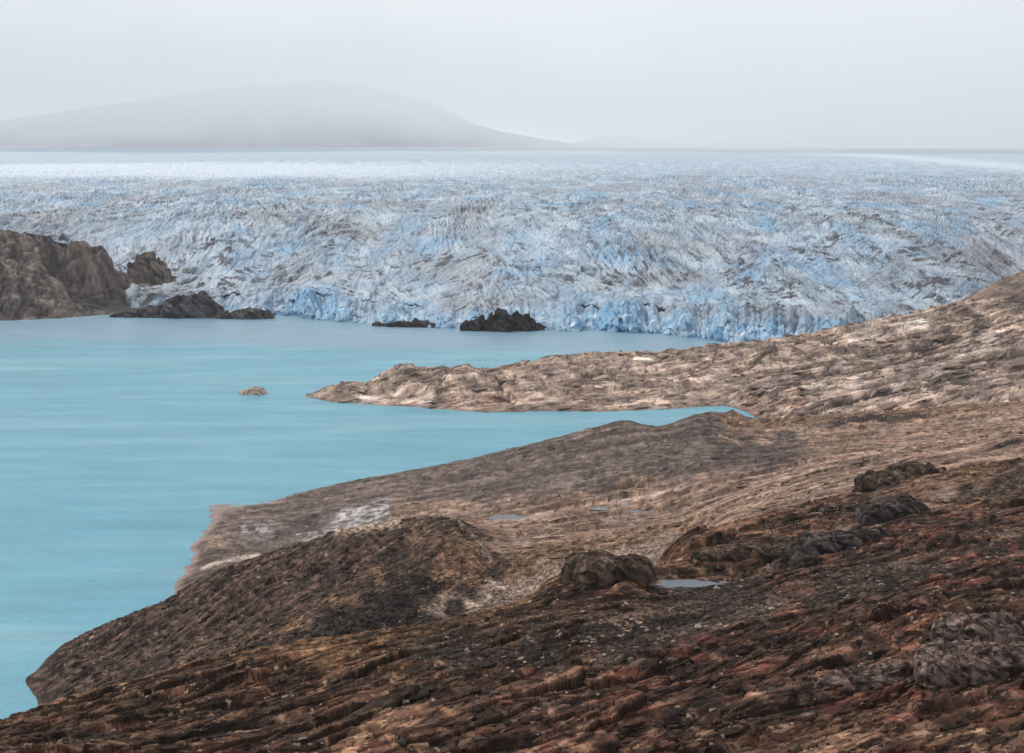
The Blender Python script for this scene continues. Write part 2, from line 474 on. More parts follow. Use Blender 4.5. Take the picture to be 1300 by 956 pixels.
S.line([(880, 640, 960), (960, 620, 960), (1050, 600, 960), (1150, 580, 980), (1230, 566, 1000), (1300, 552, 1000), (1450, 530, 1000)], TAN)
S.line([(930, 655, 850), (1000, 632, 870), (1080, 615, 880), (1160, 596, 890), (1230, 585, 900), (1300, 574, 910), (1450, 550, 930)], TAN)
S.line([(940, 560, 1150), (1050, 545, 1190), (1150, 540, 1190), (1250, 535, 1190), (1350, 525, 1190)], TAN)
S.line([(930, 530, 1230), (980, 532, 1240), (1050, 528, 1260), (1150, 520, 1290), (1250, 512, 1310), (1450, 500, 1320)], CUT)
S.line([(990, 532, 1240), (1050, 528, 1260), (1150, 520, 1290), (1250, 512, 1310), (1450, 500, 1320)], dd=170, z=5.0)
S.line([(1060, 538, 1215), (1120, 530, 1235), (1160, 528, 1240)], GRIT)
S.line([(262, 600, 1500), (600, 560, 1600), (930, 515, 1640), (1450, 500, 1640)], z=-20.0)
S.line([(-150, 700, 900), (-150, 760, 860), (-150, 820, 780), (60, 720, 930), (60, 790, 850)], z=-16.0)
for u, v, d, k in ((330, 672, 1010, PALE), (280, 690, 985, TAN), (320, 655, 1050, GREYB), (480, 720, 790, CUT), (430, 755, 750, CUT), (370, 790, 730, CUT), (330, 815, 712, CUT),
                   (530, 690, 850, CUT), (250, 850, 480, BROWN), (450, 840, 460, MOSS), (500, 830, 480, MOSS), (400, 840, 480, MOSS),
                   (960, 770, 410, GRIT), (900, 770, 425, GRIT), (1020, 720, 470, CHAR), (1060, 700, 490, CHAR), (1120, 740, 415, GRIT),
                   (1150, 775, 380, RED), (1080, 790, 385, RED), (1100, 815, 360, RED), (1180, 745, 415, RED), (1230, 705, 450, RED), (1290, 735, 420, RED), (1020, 770, 402, RED), (930, 815, 375, RED), (1000, 830, 360, RED), (880, 860, 340, RED), (1250, 730, 420, RED), (1280, 700, 450, RED), (1000, 800, 380, RED), (950, 840, 350, RED), (1000, 850, 345, BROWN),
                   (700, 840, 370, GRIT), (780, 830, 375, GRIT), (720, 800, 400, BROWN), (860, 845, 350, RED), (1200, 640, 615, TAN), (1170, 640, 610, CUT), (1210, 610, 680, CUT)):
    S.zone(u, v, d, k)
for u, v, d, k in ((860, 560, 1145, DUSK), (900, 548, 1160, DUSK), (950, 552, 1140, DUSK), (1000, 548, 1170, DUSK), (850, 590, 1090, DUSK), (920, 575, 1100, DUSK), (760, 610, 1060, DUSK), (980, 570, 1090, DUSK),
                   (400, 805, 710, BLACK), (430, 780, 730, BLACK), (500, 745, 785, BLACK), (560, 790, 740, BLACK), (340, 825, 700, BLACK), (520, 770, 745, BLACK), (450, 795, 715, BLACK), (520, 800, 715, BLACK), (380, 825, 690, BLACK), (580, 770, 755, BLACK), (600, 745, 780, BLACK), (540, 745, 790, BLACK), (480, 765, 745, BLACK),
                   (800, 620, 1010, TAN), (1280, 565, 960, BLACK), (1070, 690, 510, BLACK), (1020, 715, 475, BLACK), (760, 745, 455, BROWN), (640, 820, 395, BROWN), (550, 850, 380, BROWN), (420, 865, 400, MOSS), (300, 870, 410, BROWN), (200, 880, 430, BROWN),
                   (1040, 705, 480, BLACK), (1240, 640, 590, BROWN), (1280, 650, 560, BROWN), (730, 820, 380, BROWN), (1100, 830, 345, BROWN)):
    S.zone(u, v, d, k)
S.solve()

cols = np.linspace(-110, 1410, int(1050 * RES))
dist = np.concatenate([np.geomspace(12, 240, int(40 * RES), endpoint=False), np.geomspace(240, 560, int(500 * RES), endpoint=False),
                       np.geomspace(560, 960, int(250 * RES), endpoint=False), np.geomspace(960, 1640, int(140 * RES))])
lrow = LOGK * np.log(dist)
Z = S.grid(cols, lrow)
A, L = np.meshgrid(cols.astype(np.float32), lrow.astype(np.float32))
Y = np.exp(L / LOGK).astype(np.float32)
X = ((A - PHW / 2) / F_PX * Y).astype(np.float32)
W = S.zones(A, L, 12)
near_base = Z.copy()

TH1, TH2 = math.radians(40), math.radians(16)       # strike of the beds: near hill and dark ridge, wide slope
TH3 = math.radians(60)
wide = np.clip(W[GREYB] + W[TAN] + W[PALE] + W[DUSK] + 0.5 * W[CUT] * (Y > 840), 0, 1)
loose = np.clip(W[SCREE] + 0.8 * W[GRIT] + 0.6 * W[MOSS], 0, 1)
near_w = 1 - wide
ridge_c = np.clip((W[CHAR] + W[BLACK] + W[CUT]) * (Y > 600), 0, 1) * near_w
f_big = facets(X, Y, TH1, 30, 11, 3, .6)
f_mid = facets(X, Y, TH1 - .15, 9, 3.6, 5, .6)
f_sml = facets(X, Y, TH1 + 0.3, 3.4, 1.9, 9, .6)
f_tin = facets(X, Y, 0.2, 1.3, 1.0, 17, .5)
f_wb = facets(X, Y, TH2, 70, 12, 13, .6)
f_wm = facets(X, Y, TH2 + .08, 20, 5.0, 15, .6)
r_mid, r_sml, r_wm, r_tin, e_tin = f_mid[1], f_sml[1], f_wm[1], f_tin[1], f_tin[2]
s1, c1 = rot(X, Y, TH1); s2, c2 = rot(X, Y, TH2); s3, c3_ = rot(X, Y, TH3)
wob = fbm(X / 50, Y / 50, 3, 27)
b1a, q1a = beds(s1, c1, 21.0, 601, 1.1, 2.6); b1b, q1b = beds(s1, c1, 5.2, 611, 1.0, 3.0, .3); b1c, q1c = beds(s1, c1, 1.9, 621, .9, 3.0, .45)
b2a, q2a = beds(s2, c2, 19.0, 631, .6, 7.0); b2b, q2b = beds(s2, c2, 6.0, 641, .6, 7.0, .3); b2c, q2c = beds(s2, c2, 2.3, 651, .6, 7.0, .45)
b3a, q3a = beds(s3, c3_, 8.0, 661, .5, 7.0, .25); b3b, q3b = beds(s3, c3_, 2.8, 671, .5, 7.0, .4)
beds1 = fbm(s1 / 50, c1 / 6 + wob, 5, 21, 0.55, ridged=True)
beds2 = fbm(s2 / 100, c2 / 8 + wob, 5, 25, 0.55, ridged=True)
beds3 = fbm(s3 / 60, c3_ / 4.5 + wob, 5, 23, 0.55, ridged=True)
swell = fbm(X / 60, Y / 60, 3, 29)
lump = fbm(X / 9, Y / 9, 4, 33, 0.55)
hard = 1 - loose
land = smooth(Z, -0.5, 6.0)
ledge_w = smooth(fbm(X / 45, Y / 35, 3, 36), -.15, .3)
block = smooth(fbm(X / 22, Y / 22, 3, 35), -.25, .3)         # bare blocky rock against smoother ground
smooth_w = np.clip(W[GREYB] + W[PALE], 0, 1)
massive = smooth(fbm(X / 70, Y / 50, 3, 38), -.3, .3)         # broad slabs against shattered rock
disp = near_w * hard * (1 - ridge_c) * ((.5 + 2.4 * ledge_w) * b1a + (.25 + .6 * block) * .7 * b1b + 1.5 * slab(f_big) + (1.1 - .6 * massive) * .85 * slab(f_mid, .09) + (1 - .7 * massive) * .34 * slab(f_sml, .12) + .5 * lump)
disp += ridge_c * ((.5 + 1.1 * block) * b3a + (.1 + .4 * block) * b3b + .5 * lump + .30 * slab(f_sml, .12) + .6 * slab(f_mid, .1))
disp += wide * (2.2 * b2a + .65 * b2b + .2 * b2c + 1.0 * slab(f_wb, .08) + .30 * slab(f_wm, .12) + .25 * lump) * (1 - .4 * smooth_w)
disp += loose * (.5 * lump + .30 * pillow(f_sml) + .22 * pillow(f_tin))
disp += near_w * .12 * pillow(f_tin)
disp += 1.8 * swell * (Y > 250)
near_fade = smooth(Y, 120, 260)
Z = Z + 1.5 * fbm(s2 / 40, c2 / 7, 4, 37, .6) * smooth(Y, 800, 880) * smooth(Z, 9, 3)
Z = Z + disp * (0.1 + 0.9 * land) * (0.2 + 0.8 * near_fade)

# ponds lie in flat hollows: (direction, row, distance, half width, half depth)
PONDS = [(874, 741, 478, 11.5, 4.2), (649, 657, 985, 11, 9), (820, 649, 975, 13, 7), (805, 623, 1030, 6, 6), (765, 645, 985, 7, 5)]
pond_geo = []
for k, (u, v, d, hw, hd) in enumerate(PONDS):
    x0, y0, z0 = unproject(u, v, d)
    ang = np.arctan2((Y - y0) / hd, (X - x0) / hw)
    rad = np.sqrt(((X - x0) / hw) ** 2 + ((Y - y0) / hd) ** 2) + 0.18 * perlin(np.cos(ang) * 1.7 + 3 * k, np.sin(ang) * 1.7, 60 + k)
    w = 1 - smooth(rad, 0.8, 1.5)
    Z = np.where(rad < 1.5, Z * (1 - w) + w * (z0 - 0.5 + 0.5 * smooth(rad, 0.7, 1.0)) + 0.0, Z)
    pond_geo.append((x0, y0, z0, hw, hd))

# colours of the ground itself
def mix(a, b, t):
    return a * (1 - t[..., None]) + b * t[..., None]
def c3(*c):
    return np.array(c, np.float32)
n_l = fbm(X / 30, Y / 30, 4, 41) ; Zd = Z - near_base; Xc = X + .8 * Zd; Yc = Y - 1.2 * Zd        # so that scarps are grained too, not streaked
n_m = fbm(Xc / 5, Yc / 5, 4, 45, 0.6); n_f = fbm(Xc / 1.8, Yc / 1.8, 3, 49, 0.55)
sg, cg = rot(Xc, Yc, TH1); n_s1 = fbm(sg / 30, cg / 2.6, 4, 53, 0.6); n_s2 = fbm(s2 / 60, c2 / 4.0, 5, 57, 0.6)
t_l, t_m, t_f = smooth(n_l, -0.35, 0.35), smooth(n_m, -0.35, 0.35), smooth(n_f, -0.4, 0.4)
n_s3 = fbm(s3 / 45, c3_ / 2.2 + wob, 5, 55, 0.62)
t_s1, t_s2, t_s3 = smooth(n_s1, -0.3, 0.35), smooth(n_s2 + .3 * n_l, -0.3, 0.35), smooth(.6 * n_s3 + .7 * n_m, -.3, .35)
C = np.zeros(X.shape + (3,), np.float32)
def zone_colour(k, c):
    global C
    C += W[k][..., None] * c
reds = smooth(fbm(X / 18, Y / 14, 4, 46, .6), -.05, .4)
zone_colour(RED, mix(mix(mix(c3(.032, .021, .018), c3(.105, .064, .048), t_s1), c3(.17, .072, .050), reds), c3(.24, .165, .13), smooth(n_m, .12, .5) * .7))
zone_colour(BROWN, mix(mix(mix(c3(.028, .019, .015), c3(.110, .070, .048), t_s1), c3(.13, .055, .036), reds * .45), c3(.25, .175, .115), smooth(n_m, .1, .5) * .7))
zone_colour(CHAR, mix(mix(c3(.034, .026, .024), c3(.110, .082, .070), t_s3), c3(.17, .10, .065), smooth(n_m * .6 + n_s3 * .6, .1, .5) * .7))
zone_colour(BLACK, mix(mix(c3(.014, .012, .012), c3(.050, .042, .040), t_s3), c3(.10, .085, .075), smooth(n_m, .2, .55) * .7))
zone_colour(CUT, mix(mix(c3(.065, .044, .033), c3(.25, .165, .108), t_s3), c3(.38, .28, .20), smooth(n_s3 + .5 * n_f, .2, .6) * .75))
zone_colour(GREYB, mix(mix(c3(.066, .049, .043), c3(.175, .132, .113), t_s2), c3(.22, .165, .13), smooth(n_m, .1, .5) * .5))
zone_colour(PALE, mix(c3(.10, .085, .082), c3(.46, .42, .40), smooth(fbm(s2 / 50, c2 / 3, 4, 58, .6), -.15, .3)))
zone_colour(TAN, mix(mix(c3(.115, .075, .058), c3(.40, .265, .190), t_s2), mix(c3(.12, .092, .078), c3(.27, .20, .165), t_m), smooth(n_l, .0, .4) * .75))
zone_colour(DUSK, mix(mix(c3(.050, .040, .037), c3(.115, .090, .078), t_s2), c3(.20, .135, .095), smooth(n_m, .1, .5) * .6))
zone_colour(SCREE, mix(c3(.075, .062, .055), c3(.29, .245, .21), t_f))
zone_colour(MOSS, mix(c3(.055, .029, .015), c3(.17, .105, .058), t_m))
zone_colour(GRIT, mix(c3(.020, .016, .014), c3(.080, .063, .053), t_f))
nr = near_w - ridge_c
tone = np.clip(nr, 0, 1) * (.45 + .35 * q1a + .35 * q1b) * (.38 + .45 * f_big[1] + .9 * smooth(f_big[1], .72, .9) * massive + .50 * r_mid + .5 * smooth(r_mid, .8, .95) + .25 * r_sml) + ridge_c * (.40 + .6 * q3a + .3 * q3b) * (.60 + .4 * r_mid + .4 * r_sml) \
    + wide * (.35 + .5 * q2a + .55 * q2b + .25 * q2c) * (.68 + .3 * f_wb[1] + .35 * r_wm)  # some near slabs lightened: highlights of lit rock painted into the tone
joint = smooth(fbm(c2 / 30, s2 / 2.5, 4, 59, .6), .25, .55) * wide * (1 - smooth_w)
C *= (tone * (1 + .5 * n_f) * (1 + .7 * n_m) * (1 - .10 * joint))[..., None]
C *= (np.clip(C.mean(-1) / .085, .02, 1) ** (.40 * near_w))[..., None]       # pushes the darker tones of the near rock deeper
n_b3 = fbm(s3 / 120, c3_ / 3.2 + wob, 4, 73, .55)
C = mix(C, c3(.26, .185, .13), smooth(n_b3, .16, .34) * smooth(fbm(X / 40, Y / 40, 3, 75), -.2, .25) * ridge_c * .55)
C = mix(C, c3(.016, .013, .012), smooth(-n_b3, .2, .34) * ridge_c * .6)
crack_dark = np.clip(nr, 0, 1) * hard * np.maximum(.8 * (f_big[2] < .035), .6 * (f_mid[2] < .06) * (1 - .5 * massive)) + wide * np.maximum(.6 * (f_wb[2] < .02), .4 * (f_wm[2] < .03)) * (1 - .5 * smooth_w)
C = mix(C, c3(.020, .016, .013), np.clip(crack_dark, 0, .85).astype(np.float32))  # darker colour along the cracks between blocks
# small loose stones, pale and rusty
stony = smooth(fbm(X / 12, Y / 12, 3, 47), -.1, .35) * (.25 + .6 * loose + .3 * W[BROWN])
spk = (r_tin > 1 - .10 * stony) & (e_tin > .10)
C = np.where((spk & (near_w > .4))[..., None], mix(C, c3(.36, .29, .23), np.full(X.shape, .7, np.float32)), C)
# bleached veins along the crest of the dark ridge
vein = strip(A, L, [(432, 672, 852), (470, 666, 862), (505, 663, 871)], 6.0) + .6 * strip(A, L, [(520, 657, 884), (555, 654, 890), (580, 659, 887), (600, 680, 872), (622, 711, 845)], 4.0)
vein = vein * smooth(fbm(X / 3, Y / 3, 3, 63), -.2, .2)
vein += strip(A, L, [(258, 717, 922), (290, 711, 935), (328, 704, 950)], 3.5) * smooth(n_f, -.4, .1)
C = mix(C, c3(.62, .53, .42), np.clip(vein, 0, .9))
wet = 1 - smooth(Z + .5 * n_f, .15, .9)
C = mix(C, c3(.05, .042, .040), wet * .5 * (Y > 600) * (Y < 860))
C = mix(C, c3(.34, .26, .23), (1 - smooth(Z + .9 * n_m, .4, 2.4)) * .65 * smooth(Y, 840, 880) * smooth(A, 420, 330))
C *= 1 + near_w[..., None] * (c3(1.16, 1.0, .90) - 1)
near_shore = sheet("near_shore", X, Y, Z, C, M_ground)
tag(near_shore, "dark brown and tan bare rock slopes falling to the lake", kind="structure")
NEAR = (cols, lrow, Z.copy(), W)
NEAR_SURF = (cols, lrow, X, Y, Z.copy(), near_base, C)

def ground(x, y):
    a = PHW / 2 + F_PX * x / y; l_ = LOGK * math.log(y)
    i = min(max(int(np.searchsorted(cols, a)), 1), len(cols) - 1); j = min(max(int(np.searchsorted(lrow, l_)), 1), len(lrow) - 1)
    return float(NEAR[2][j, i]), j, i

for k, (x0, y0, z0, hw, hd) in enumerate(pond_geo):
    ring = []
    for q in range(40):
        t = q / 40 * 2 * math.pi
        r = 1.25
        ring.append((x0 + hw * r * math.cos(t), y0 + hd * r * math.sin(t), z0 - 0.12))
    me = bpy.data.meshes.new("pond"); me.from_pydata(ring, [], [list(range(40))]); me.materials.append(M_pond)
    o = bpy.data.objects.new("pond", me); scene.collection.objects.link(o)
    tag(o, ["grey meltwater pond between the dark knoll and the brown foreground ridge", "small pale puddle on the tan slope above the dark ridge crest",
            "long pale puddle on the tan slope above the scree", "small faint puddle highest on the tan slope", "thin puddle between two larger puddles on the tan slope"][k], kind="structure")

# ------------------------------------------------------------------ peninsula
S = Survey()
fr = [(385, 503), (420, 510), (480, 515), (560, 520), (620, 524), (700, 523), (780, 523), (835, 521), (880, 517), (920, 515)]
S.line(fr, 0, step=20, z=0.0)
S.line(fr, dd=-70, z=-14.0)
S.line([(1000, 517, 1480), (1100, 512, 1450), (1200, 505, 1420), (1300, 500, 1400), (1450, 495, 1390)], 0)
S.line([(1000, 517, 1380), (1100, 512, 1340), (1200, 505, 1320), (1450, 500, 1300)], z=-8.0)
rg = [(384, 503, 1628), (410, 494, 1640), (450, 484, 1650), (480, 476, 1658), (500, 463, 1665), (520, 461, 1670), (545, 467, 1670), (560, 465, 1672), (590, 462, 1680), (615, 468, 1688), (640, 464, 1696), (665, 458, 1710), (690, 452, 1720), (740, 447, 1740), (820, 447, 1750), (850, 443, 1760), (880, 440, 1770), (940, 436, 1790), (1000, 430, 1810), (1050, 421, 1840), (1100, 410, 1860), (1150, 399, 1890), (1200, 387, 1920), (1235, 380, 1945), (1262, 381, 1950), (1290, 386, 1950), (1450, 390, 1950)]
S.line(rg, 0, step=16)
S.line(rg[:19], dd=75, z=-14.0)
S.line(rg[18:], dd=110, z=25.0)
S.line([(560, 492, 1600), (700, 486, 1625), (850, 478, 1660), (950, 470, 1680)], 0)
S.line([(470, 500, 1625), (600, 505, 1570), (700, 506, 1575), (850, 500, 1590), (950, 492, 1590)], 0)
S.line([(1000, 465, 1680), (1080, 458, 1690), (1140, 446, 1720), (1220, 425, 1770), (1262, 408, 1800)], 0)
S.line([(1040, 480, 1600), (1100, 470, 1630), (1160, 455, 1650), (1230, 440, 1660), (1300, 420, 1690), (1450, 400, 1700)], 0)
S.line([(1000, 505, 1510), (1080, 495, 1520), (1170, 480, 1540), (1300, 455, 1560), (1450, 440, 1560)], 0)
S.line([(385, 503, 2050), (900, 503, 2080), (1450, 503, 2200)], z=-25.0)
S.line([(300, 503, 1650), (300, 520, 1500), (320, 480, 1720)], z=-14.0)
for u, v, d, k in ((800, 480, 1650, 1), (860, 485, 1630, 1), (920, 480, 1650, 1), (760, 500, 1590, 1), (880, 505, 1570, 1), (980, 490, 1600, 1), (700, 480, 1650, 1),
                   (620, 508, 1560, 2), (650, 500, 1590, 2), (730, 500, 1585, 2), (950, 512, 1530, 2), (1010, 512, 1490, 2), (570, 505, 1575, 2),
                   (1040, 500, 1525, 3), (1090, 492, 1530, 3), (1140, 486, 1535, 3), (1190, 470, 1560, 3), (1260, 430, 1680, 3), (1230, 440, 1660, 3), (470, 508, 1590, 3), (540, 515, 1560, 3), (1100, 425, 1800, 3), (1160, 412, 1830, 3), (1075, 468, 1650, 3),
                   (1170, 438, 1700, 4), (1200, 428, 1740, 4), (1240, 418, 1760, 4), (1200, 488, 1530, 4), (1215, 495, 1500, 4), (1120, 502, 1490, 4), (1290, 400, 1900, 4), (1120, 458, 1670, 1), (1160, 462, 1630, 1), (1280, 480, 1500, 1), (1240, 500, 1430, 1)):
    S.zone(u, v, d, k)
S.solve()
pc = np.linspace(350, 1410, int(800 * RES))
pl = LOGK * np.log(np.concatenate([np.geomspace(1330, 1900, int(215 * RES), endpoint=False), np.geomspace(1900, 2080, int(20 * RES))]))
Z = S.grid(pc, pl, 5.0)
A, L = np.meshgrid(pc.astype(np.float32), pl.astype(np.float32))
Y = np.exp(L / LOGK).astype(np.float32); X = ((A - PHW / 2) / F_PX * Y).astype(np.float32)
TH = math.radians(24)      # strike of the peninsula
f_b = facets(X, Y, TH, 70, 30, 103, .6); f_m = facets(X, Y, TH + .4, 22, 11, 105, .6); f_s = facets(X, Y, TH, 7, 5, 107, .6)
rm, rs = f_m[1], f_s[1]
s, c = rot(X, Y, TH)
wob = fbm(X / 90, Y / 90, 3, 109)
ba, qa = beds(s, c, 42.0, 701, .7); bb, qb = beds(s, c, 13.0, 711, .6); bc, qc = beds(s, c, 5.0, 721, .6)
lump = fbm(X / 25, Y / 25, 4, 115, .55)
land = smooth(Z, -.5, 8)
PW = S.zones(A, L, 5, 10.0)
slick = np.clip(PW[1] + .6 * PW[3], 0, 1)
f_t = facets(X, Y, .9, 3.2, 2.6, 108, .5)
ledges = np.zeros(X.shape, np.float32)
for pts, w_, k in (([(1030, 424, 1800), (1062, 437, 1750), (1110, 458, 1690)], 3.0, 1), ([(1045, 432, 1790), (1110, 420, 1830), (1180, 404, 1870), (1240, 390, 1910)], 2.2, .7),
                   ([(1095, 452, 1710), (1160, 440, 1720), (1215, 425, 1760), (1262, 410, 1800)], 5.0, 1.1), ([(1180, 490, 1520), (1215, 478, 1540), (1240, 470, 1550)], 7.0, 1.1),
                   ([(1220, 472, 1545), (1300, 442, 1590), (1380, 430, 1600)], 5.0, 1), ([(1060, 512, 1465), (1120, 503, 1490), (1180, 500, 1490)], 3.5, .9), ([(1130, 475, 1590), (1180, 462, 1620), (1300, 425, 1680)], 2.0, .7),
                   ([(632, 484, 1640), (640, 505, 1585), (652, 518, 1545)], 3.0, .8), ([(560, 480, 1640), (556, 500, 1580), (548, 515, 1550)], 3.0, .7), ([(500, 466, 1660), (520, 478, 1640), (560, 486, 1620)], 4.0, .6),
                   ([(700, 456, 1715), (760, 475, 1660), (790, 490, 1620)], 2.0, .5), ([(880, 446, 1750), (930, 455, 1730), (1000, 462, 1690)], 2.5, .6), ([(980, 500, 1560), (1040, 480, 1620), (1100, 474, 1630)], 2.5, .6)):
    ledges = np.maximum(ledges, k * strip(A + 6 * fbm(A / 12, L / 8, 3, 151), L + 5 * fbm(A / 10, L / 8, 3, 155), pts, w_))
Z = Z + (6.0 * ba + 2.2 * bb + .7 * bc + 3.4 * slab(f_b, .08) + 1.6 * slab(f_m, .07) * (1 - .5 * slick) + .7 * slab(f_s, .1) * (1 - .5 * slick) + .8 * lump - 4.5 * ledges) * (.1 + .9 * land) * .85
Zq = Z * .8
nm, nf, nl = fbm((X + Zq) / 20, (Y - Zq * 1.5) / 20, 5, 121, .6), fbm((X + Zq) / 4, (Y - 1.5 * Zq) / 4, 3, 125, .65), fbm(X / 80, Y / 60, 4, 129)
ns = fbm(s / 70, c / 7 + wob, 5, 133, .6)
tm = smooth(nm + .5 * ns, -.4, .45)
C = PW[0][..., None] * mix(c3(.25, .19, .165), c3(.60, .465, .375), tm) + PW[1][..., None] * mix(c3(.24, .185, .168), c3(.44, .34, .295), tm) \
    + PW[2][..., None] * mix(c3(.23, .15, .12), c3(.44, .28, .21), tm) + PW[3][..., None] * mix(c3(.38, .325, .29), c3(.68, .58, .51), tm) \
    + PW[4][..., None] * mix(c3(.05, .042, .04), c3(.20, .16, .14), tm)
C = mix(C, c3(.085, .07, .064), smooth(-ns + .5 * nf, .22, .5) * .75)
C = mix(C, c3(.60, .51, .42), smooth(fbm(X / 30, Y / 20, 4, 141), .25, .5) * .5)
big_tone = smooth(fbm(s / 160, c / 40, 4, 145, .55), -.3, .3)
C *= (.70 + .42 * big_tone)[..., None]
C *= ((.42 + .36 * qa + .42 * qb + .15 * qc) * (.60 + .32 * f_b[1] + .34 * rm + .16 * rs) * (1 + .35 * nf) * (1 + .5 * nm))[..., None]
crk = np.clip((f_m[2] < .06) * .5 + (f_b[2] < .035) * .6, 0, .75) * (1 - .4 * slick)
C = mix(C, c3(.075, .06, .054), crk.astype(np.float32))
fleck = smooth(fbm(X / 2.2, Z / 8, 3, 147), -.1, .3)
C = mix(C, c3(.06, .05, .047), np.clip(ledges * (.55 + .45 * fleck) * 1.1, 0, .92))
C = C * c3(1.03, .995, .965)
wet = (1 - smooth(Z + .6 * nf, .2, 1.6))
C = mix(C, c3(.09, .07, .06), wet * .6)
PEN_SURF = (pc, pl, X, Y, Z.copy(), Z.copy(), C); PEN_W = PW
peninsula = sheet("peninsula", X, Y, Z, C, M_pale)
tag(peninsula, "pale grey and tan rock peninsula reaching into the lake", kind="structure")

# ------------------------------------------------------------------ far headland and margin hill
S = Survey()
wlp = [(-200, 416), (0, 407), (60, 404), (100, 402), (140, 400), (180, 398), (200, 400)]
S.line(wlp, 0, z=0.0)
S.line(wlp, dd=-60, z=-15.0)
S.line([(-200, 315, 2480), (0, 331, 2490), (22, 336, 2490), (45, 347, 2500), (62, 350, 2500), (85, 366, 2500), (105, 384, 2490), (130, 394, 2490), (180, 396, 2490)], 0, step=14)
S.line([(-200, 385, 2400), (0, 388, 2410), (50, 390, 2420), (90, 396, 2440)], 0)
S.line([(-200, 330, 2560), (0, 336, 2560), (60, 352, 2560), (75, 372, 2560), (100, 386, 2560), (140, 390, 2560), (180, 390, 2560)], 0)
S.line([(-200, 285, 2650), (0, 293, 2650), (40, 297, 2650), (62, 302, 2650), (66, 316, 2645), (74, 314, 2645), (90, 312, 2645), (112, 315, 2640), (130, 318, 2640), (142, 322, 2636)], 0, step=10)
S.line([(68, 350, 2620), (85, 362, 2610), (120, 364, 2610), (138, 358, 2612)], 0, step=14)
S.line([(146, 350, 2650), (152, 372, 2640), (165, 388, 2600)], 0, step=12)
S.line([(-200, 330, 2760), (60, 340, 2760), (160, 360, 2760), (220, 380, 2760)], z=40.0)
S.line([(230, 398, 2480), (230, 392, 2600)], z=-5.0)
S.solve()
hc = np.linspace(-190, 225, int(330 * RES)); hl = LOGK * np.log(np.linspace(2310, 2750, int(200 * RES)))
Z = S.grid(hc, hl, 3.0)
A, L = np.meshgrid(hc.astype(np.float32), hl.astype(np.float32))
Y = np.exp(L / LOGK).astype(np.float32); X = ((A - PHW / 2) / F_PX * Y).astype(np.float32)
f_b = facets(X, Y, .5, 46, 34, 203, .6); f_m = facets(X, Y, 1.2, 15, 12, 205, .6); rm = f_m[1]
rid = fbm(X / 13, Y / 80, 4, 209, .55, ridged=True); lump = fbm(X / 30, Y / 30, 4, 213)
Z = Z + (6 * pillow(f_b, .35) + 2.2 * pillow(f_m) + 2.4 * rid + 2 * lump) * (.08 + .92 * smooth(Z, -1, 12))
nm, nf = fbm((X + .6 * Z) / 25, (Y - Z) / 40, 5, 217, .6), fbm((X + .6 * Z) / 7, (Y - Z) / 9, 3, 221, .6)
nv = fbm(X / 6, Z / 30 + Y / 40, 4, 223, .6)
C = mix(mix(c3(.050, .043, .043), c3(.21, .165, .14), smooth(nm + .5 * nv, -.4, .4)), c3(.36, .32, .30), smooth(fbm(X / 30, Y / 20, 4, 225) + .3 * nv, .22, .55) * .7)
C = mix(C, c3(.17, .10, .078), smooth(fbm(X / 40, Y / 40, 4, 229), .2, .5) * .4)
gr = strip(A, L, [(95, 380, 2530), (140, 388, 2520), (185, 392, 2500)], 16) + .8 * strip(A, L, [(66, 318, 2630), (64, 345, 2590)], 6)
C = mix(C, c3(.045, .042, .047), np.clip(gr, 0, .9))
C *= ((.6 + .6 * rm) * (1 + .6 * nf))[..., None]
headland = sheet("headland", X, Y, Z, C, M_far)
tag(headland, "dark brown cliffed headland where the ice meets the lake", kind="structure")

S = Survey()
S.line([(1240, 372, 2350), (1275, 352, 2400), (1300, 343, 2430), (1360, 325, 2450), (1450, 310, 2450)], 0)
S.line([(1240, 380, 2250), (1300, 372, 2280), (1450, 365, 2250)], 0)
S.line([(1225, 378, 2300), (1215, 370, 2450), (1250, 360, 2550), (1450, 350, 2600)], z=20.0)
S.line([(1200, 400, 2150), (1450, 400, 2150)], z=10.0)
S.solve()
hc = np.linspace(1215, 1420, int(150 * RES)); hl = LOGK * np.log(np.linspace(2180, 2580, int(90 * RES)))
Z = S.grid(hc, hl, 3.0)
A, L = np.meshgrid(hc.astype(np.float32), hl.astype(np.float32))
Y = np.exp(L / LOGK).astype(np.float32); X = ((A - PHW / 2) / F_PX * Y).astype(np.float32)
pm, rm, em = facets(X, Y, .6, 22, 12, 235)
Z = Z + 2 * pm + 2 * fbm(X / 30, Y / 30, 4, 237)
C = mix(c3(.11, .085, .07), c3(.24, .18, .14), smooth(fbm(X / 25, Y / 40, 4, 241), -.3, .4)) * (.75 + .5 * rm)[..., None]
o = sheet("hill", X, Y, Z, C, M_far)
tag(o, "brown rock hill at the right edge of the glacier", kind="structure")

# ------------------------------------------------------------------ glacier
front = [(-300, 2700), (100, 2690), (150, 2610), (185, 2500), (230, 2440), (270, 2408), (300, 2400), (330, 2405), (345, 2440), (375, 2440), (390, 2392), (430, 2350), (480, 2310), (540, 2270), (600, 2235), (650, 2260), (690, 2235), (730, 2215), (745, 2240), (765, 2238), (780, 2215), (820, 2200), (860, 2165), (900, 2130), (940, 2075), (985, 2050), (1020, 2040), (1060, 2060), (1100, 2080), (1180, 2130), (1230, 2300), (1270, 2480), (1600, 2520)]
fu, fd = np.array([p[0] for p in front], float), np.array([p[1] for p in front], float)
cliff_u = np.array([-300, 100, 180, 230, 270, 340, 380, 400, 430, 480, 560, 620, 650, 700, 760, 800, 850, 900, 950, 1000, 1060, 1200, 1600], float)
cliff_h = np.array([60, 55, 18, 14, 14, 18, 28, 32, 26, 16, 13, 16, 22, 20, 24, 26, 26, 30, 33, 27, 20, 18, 30], float)
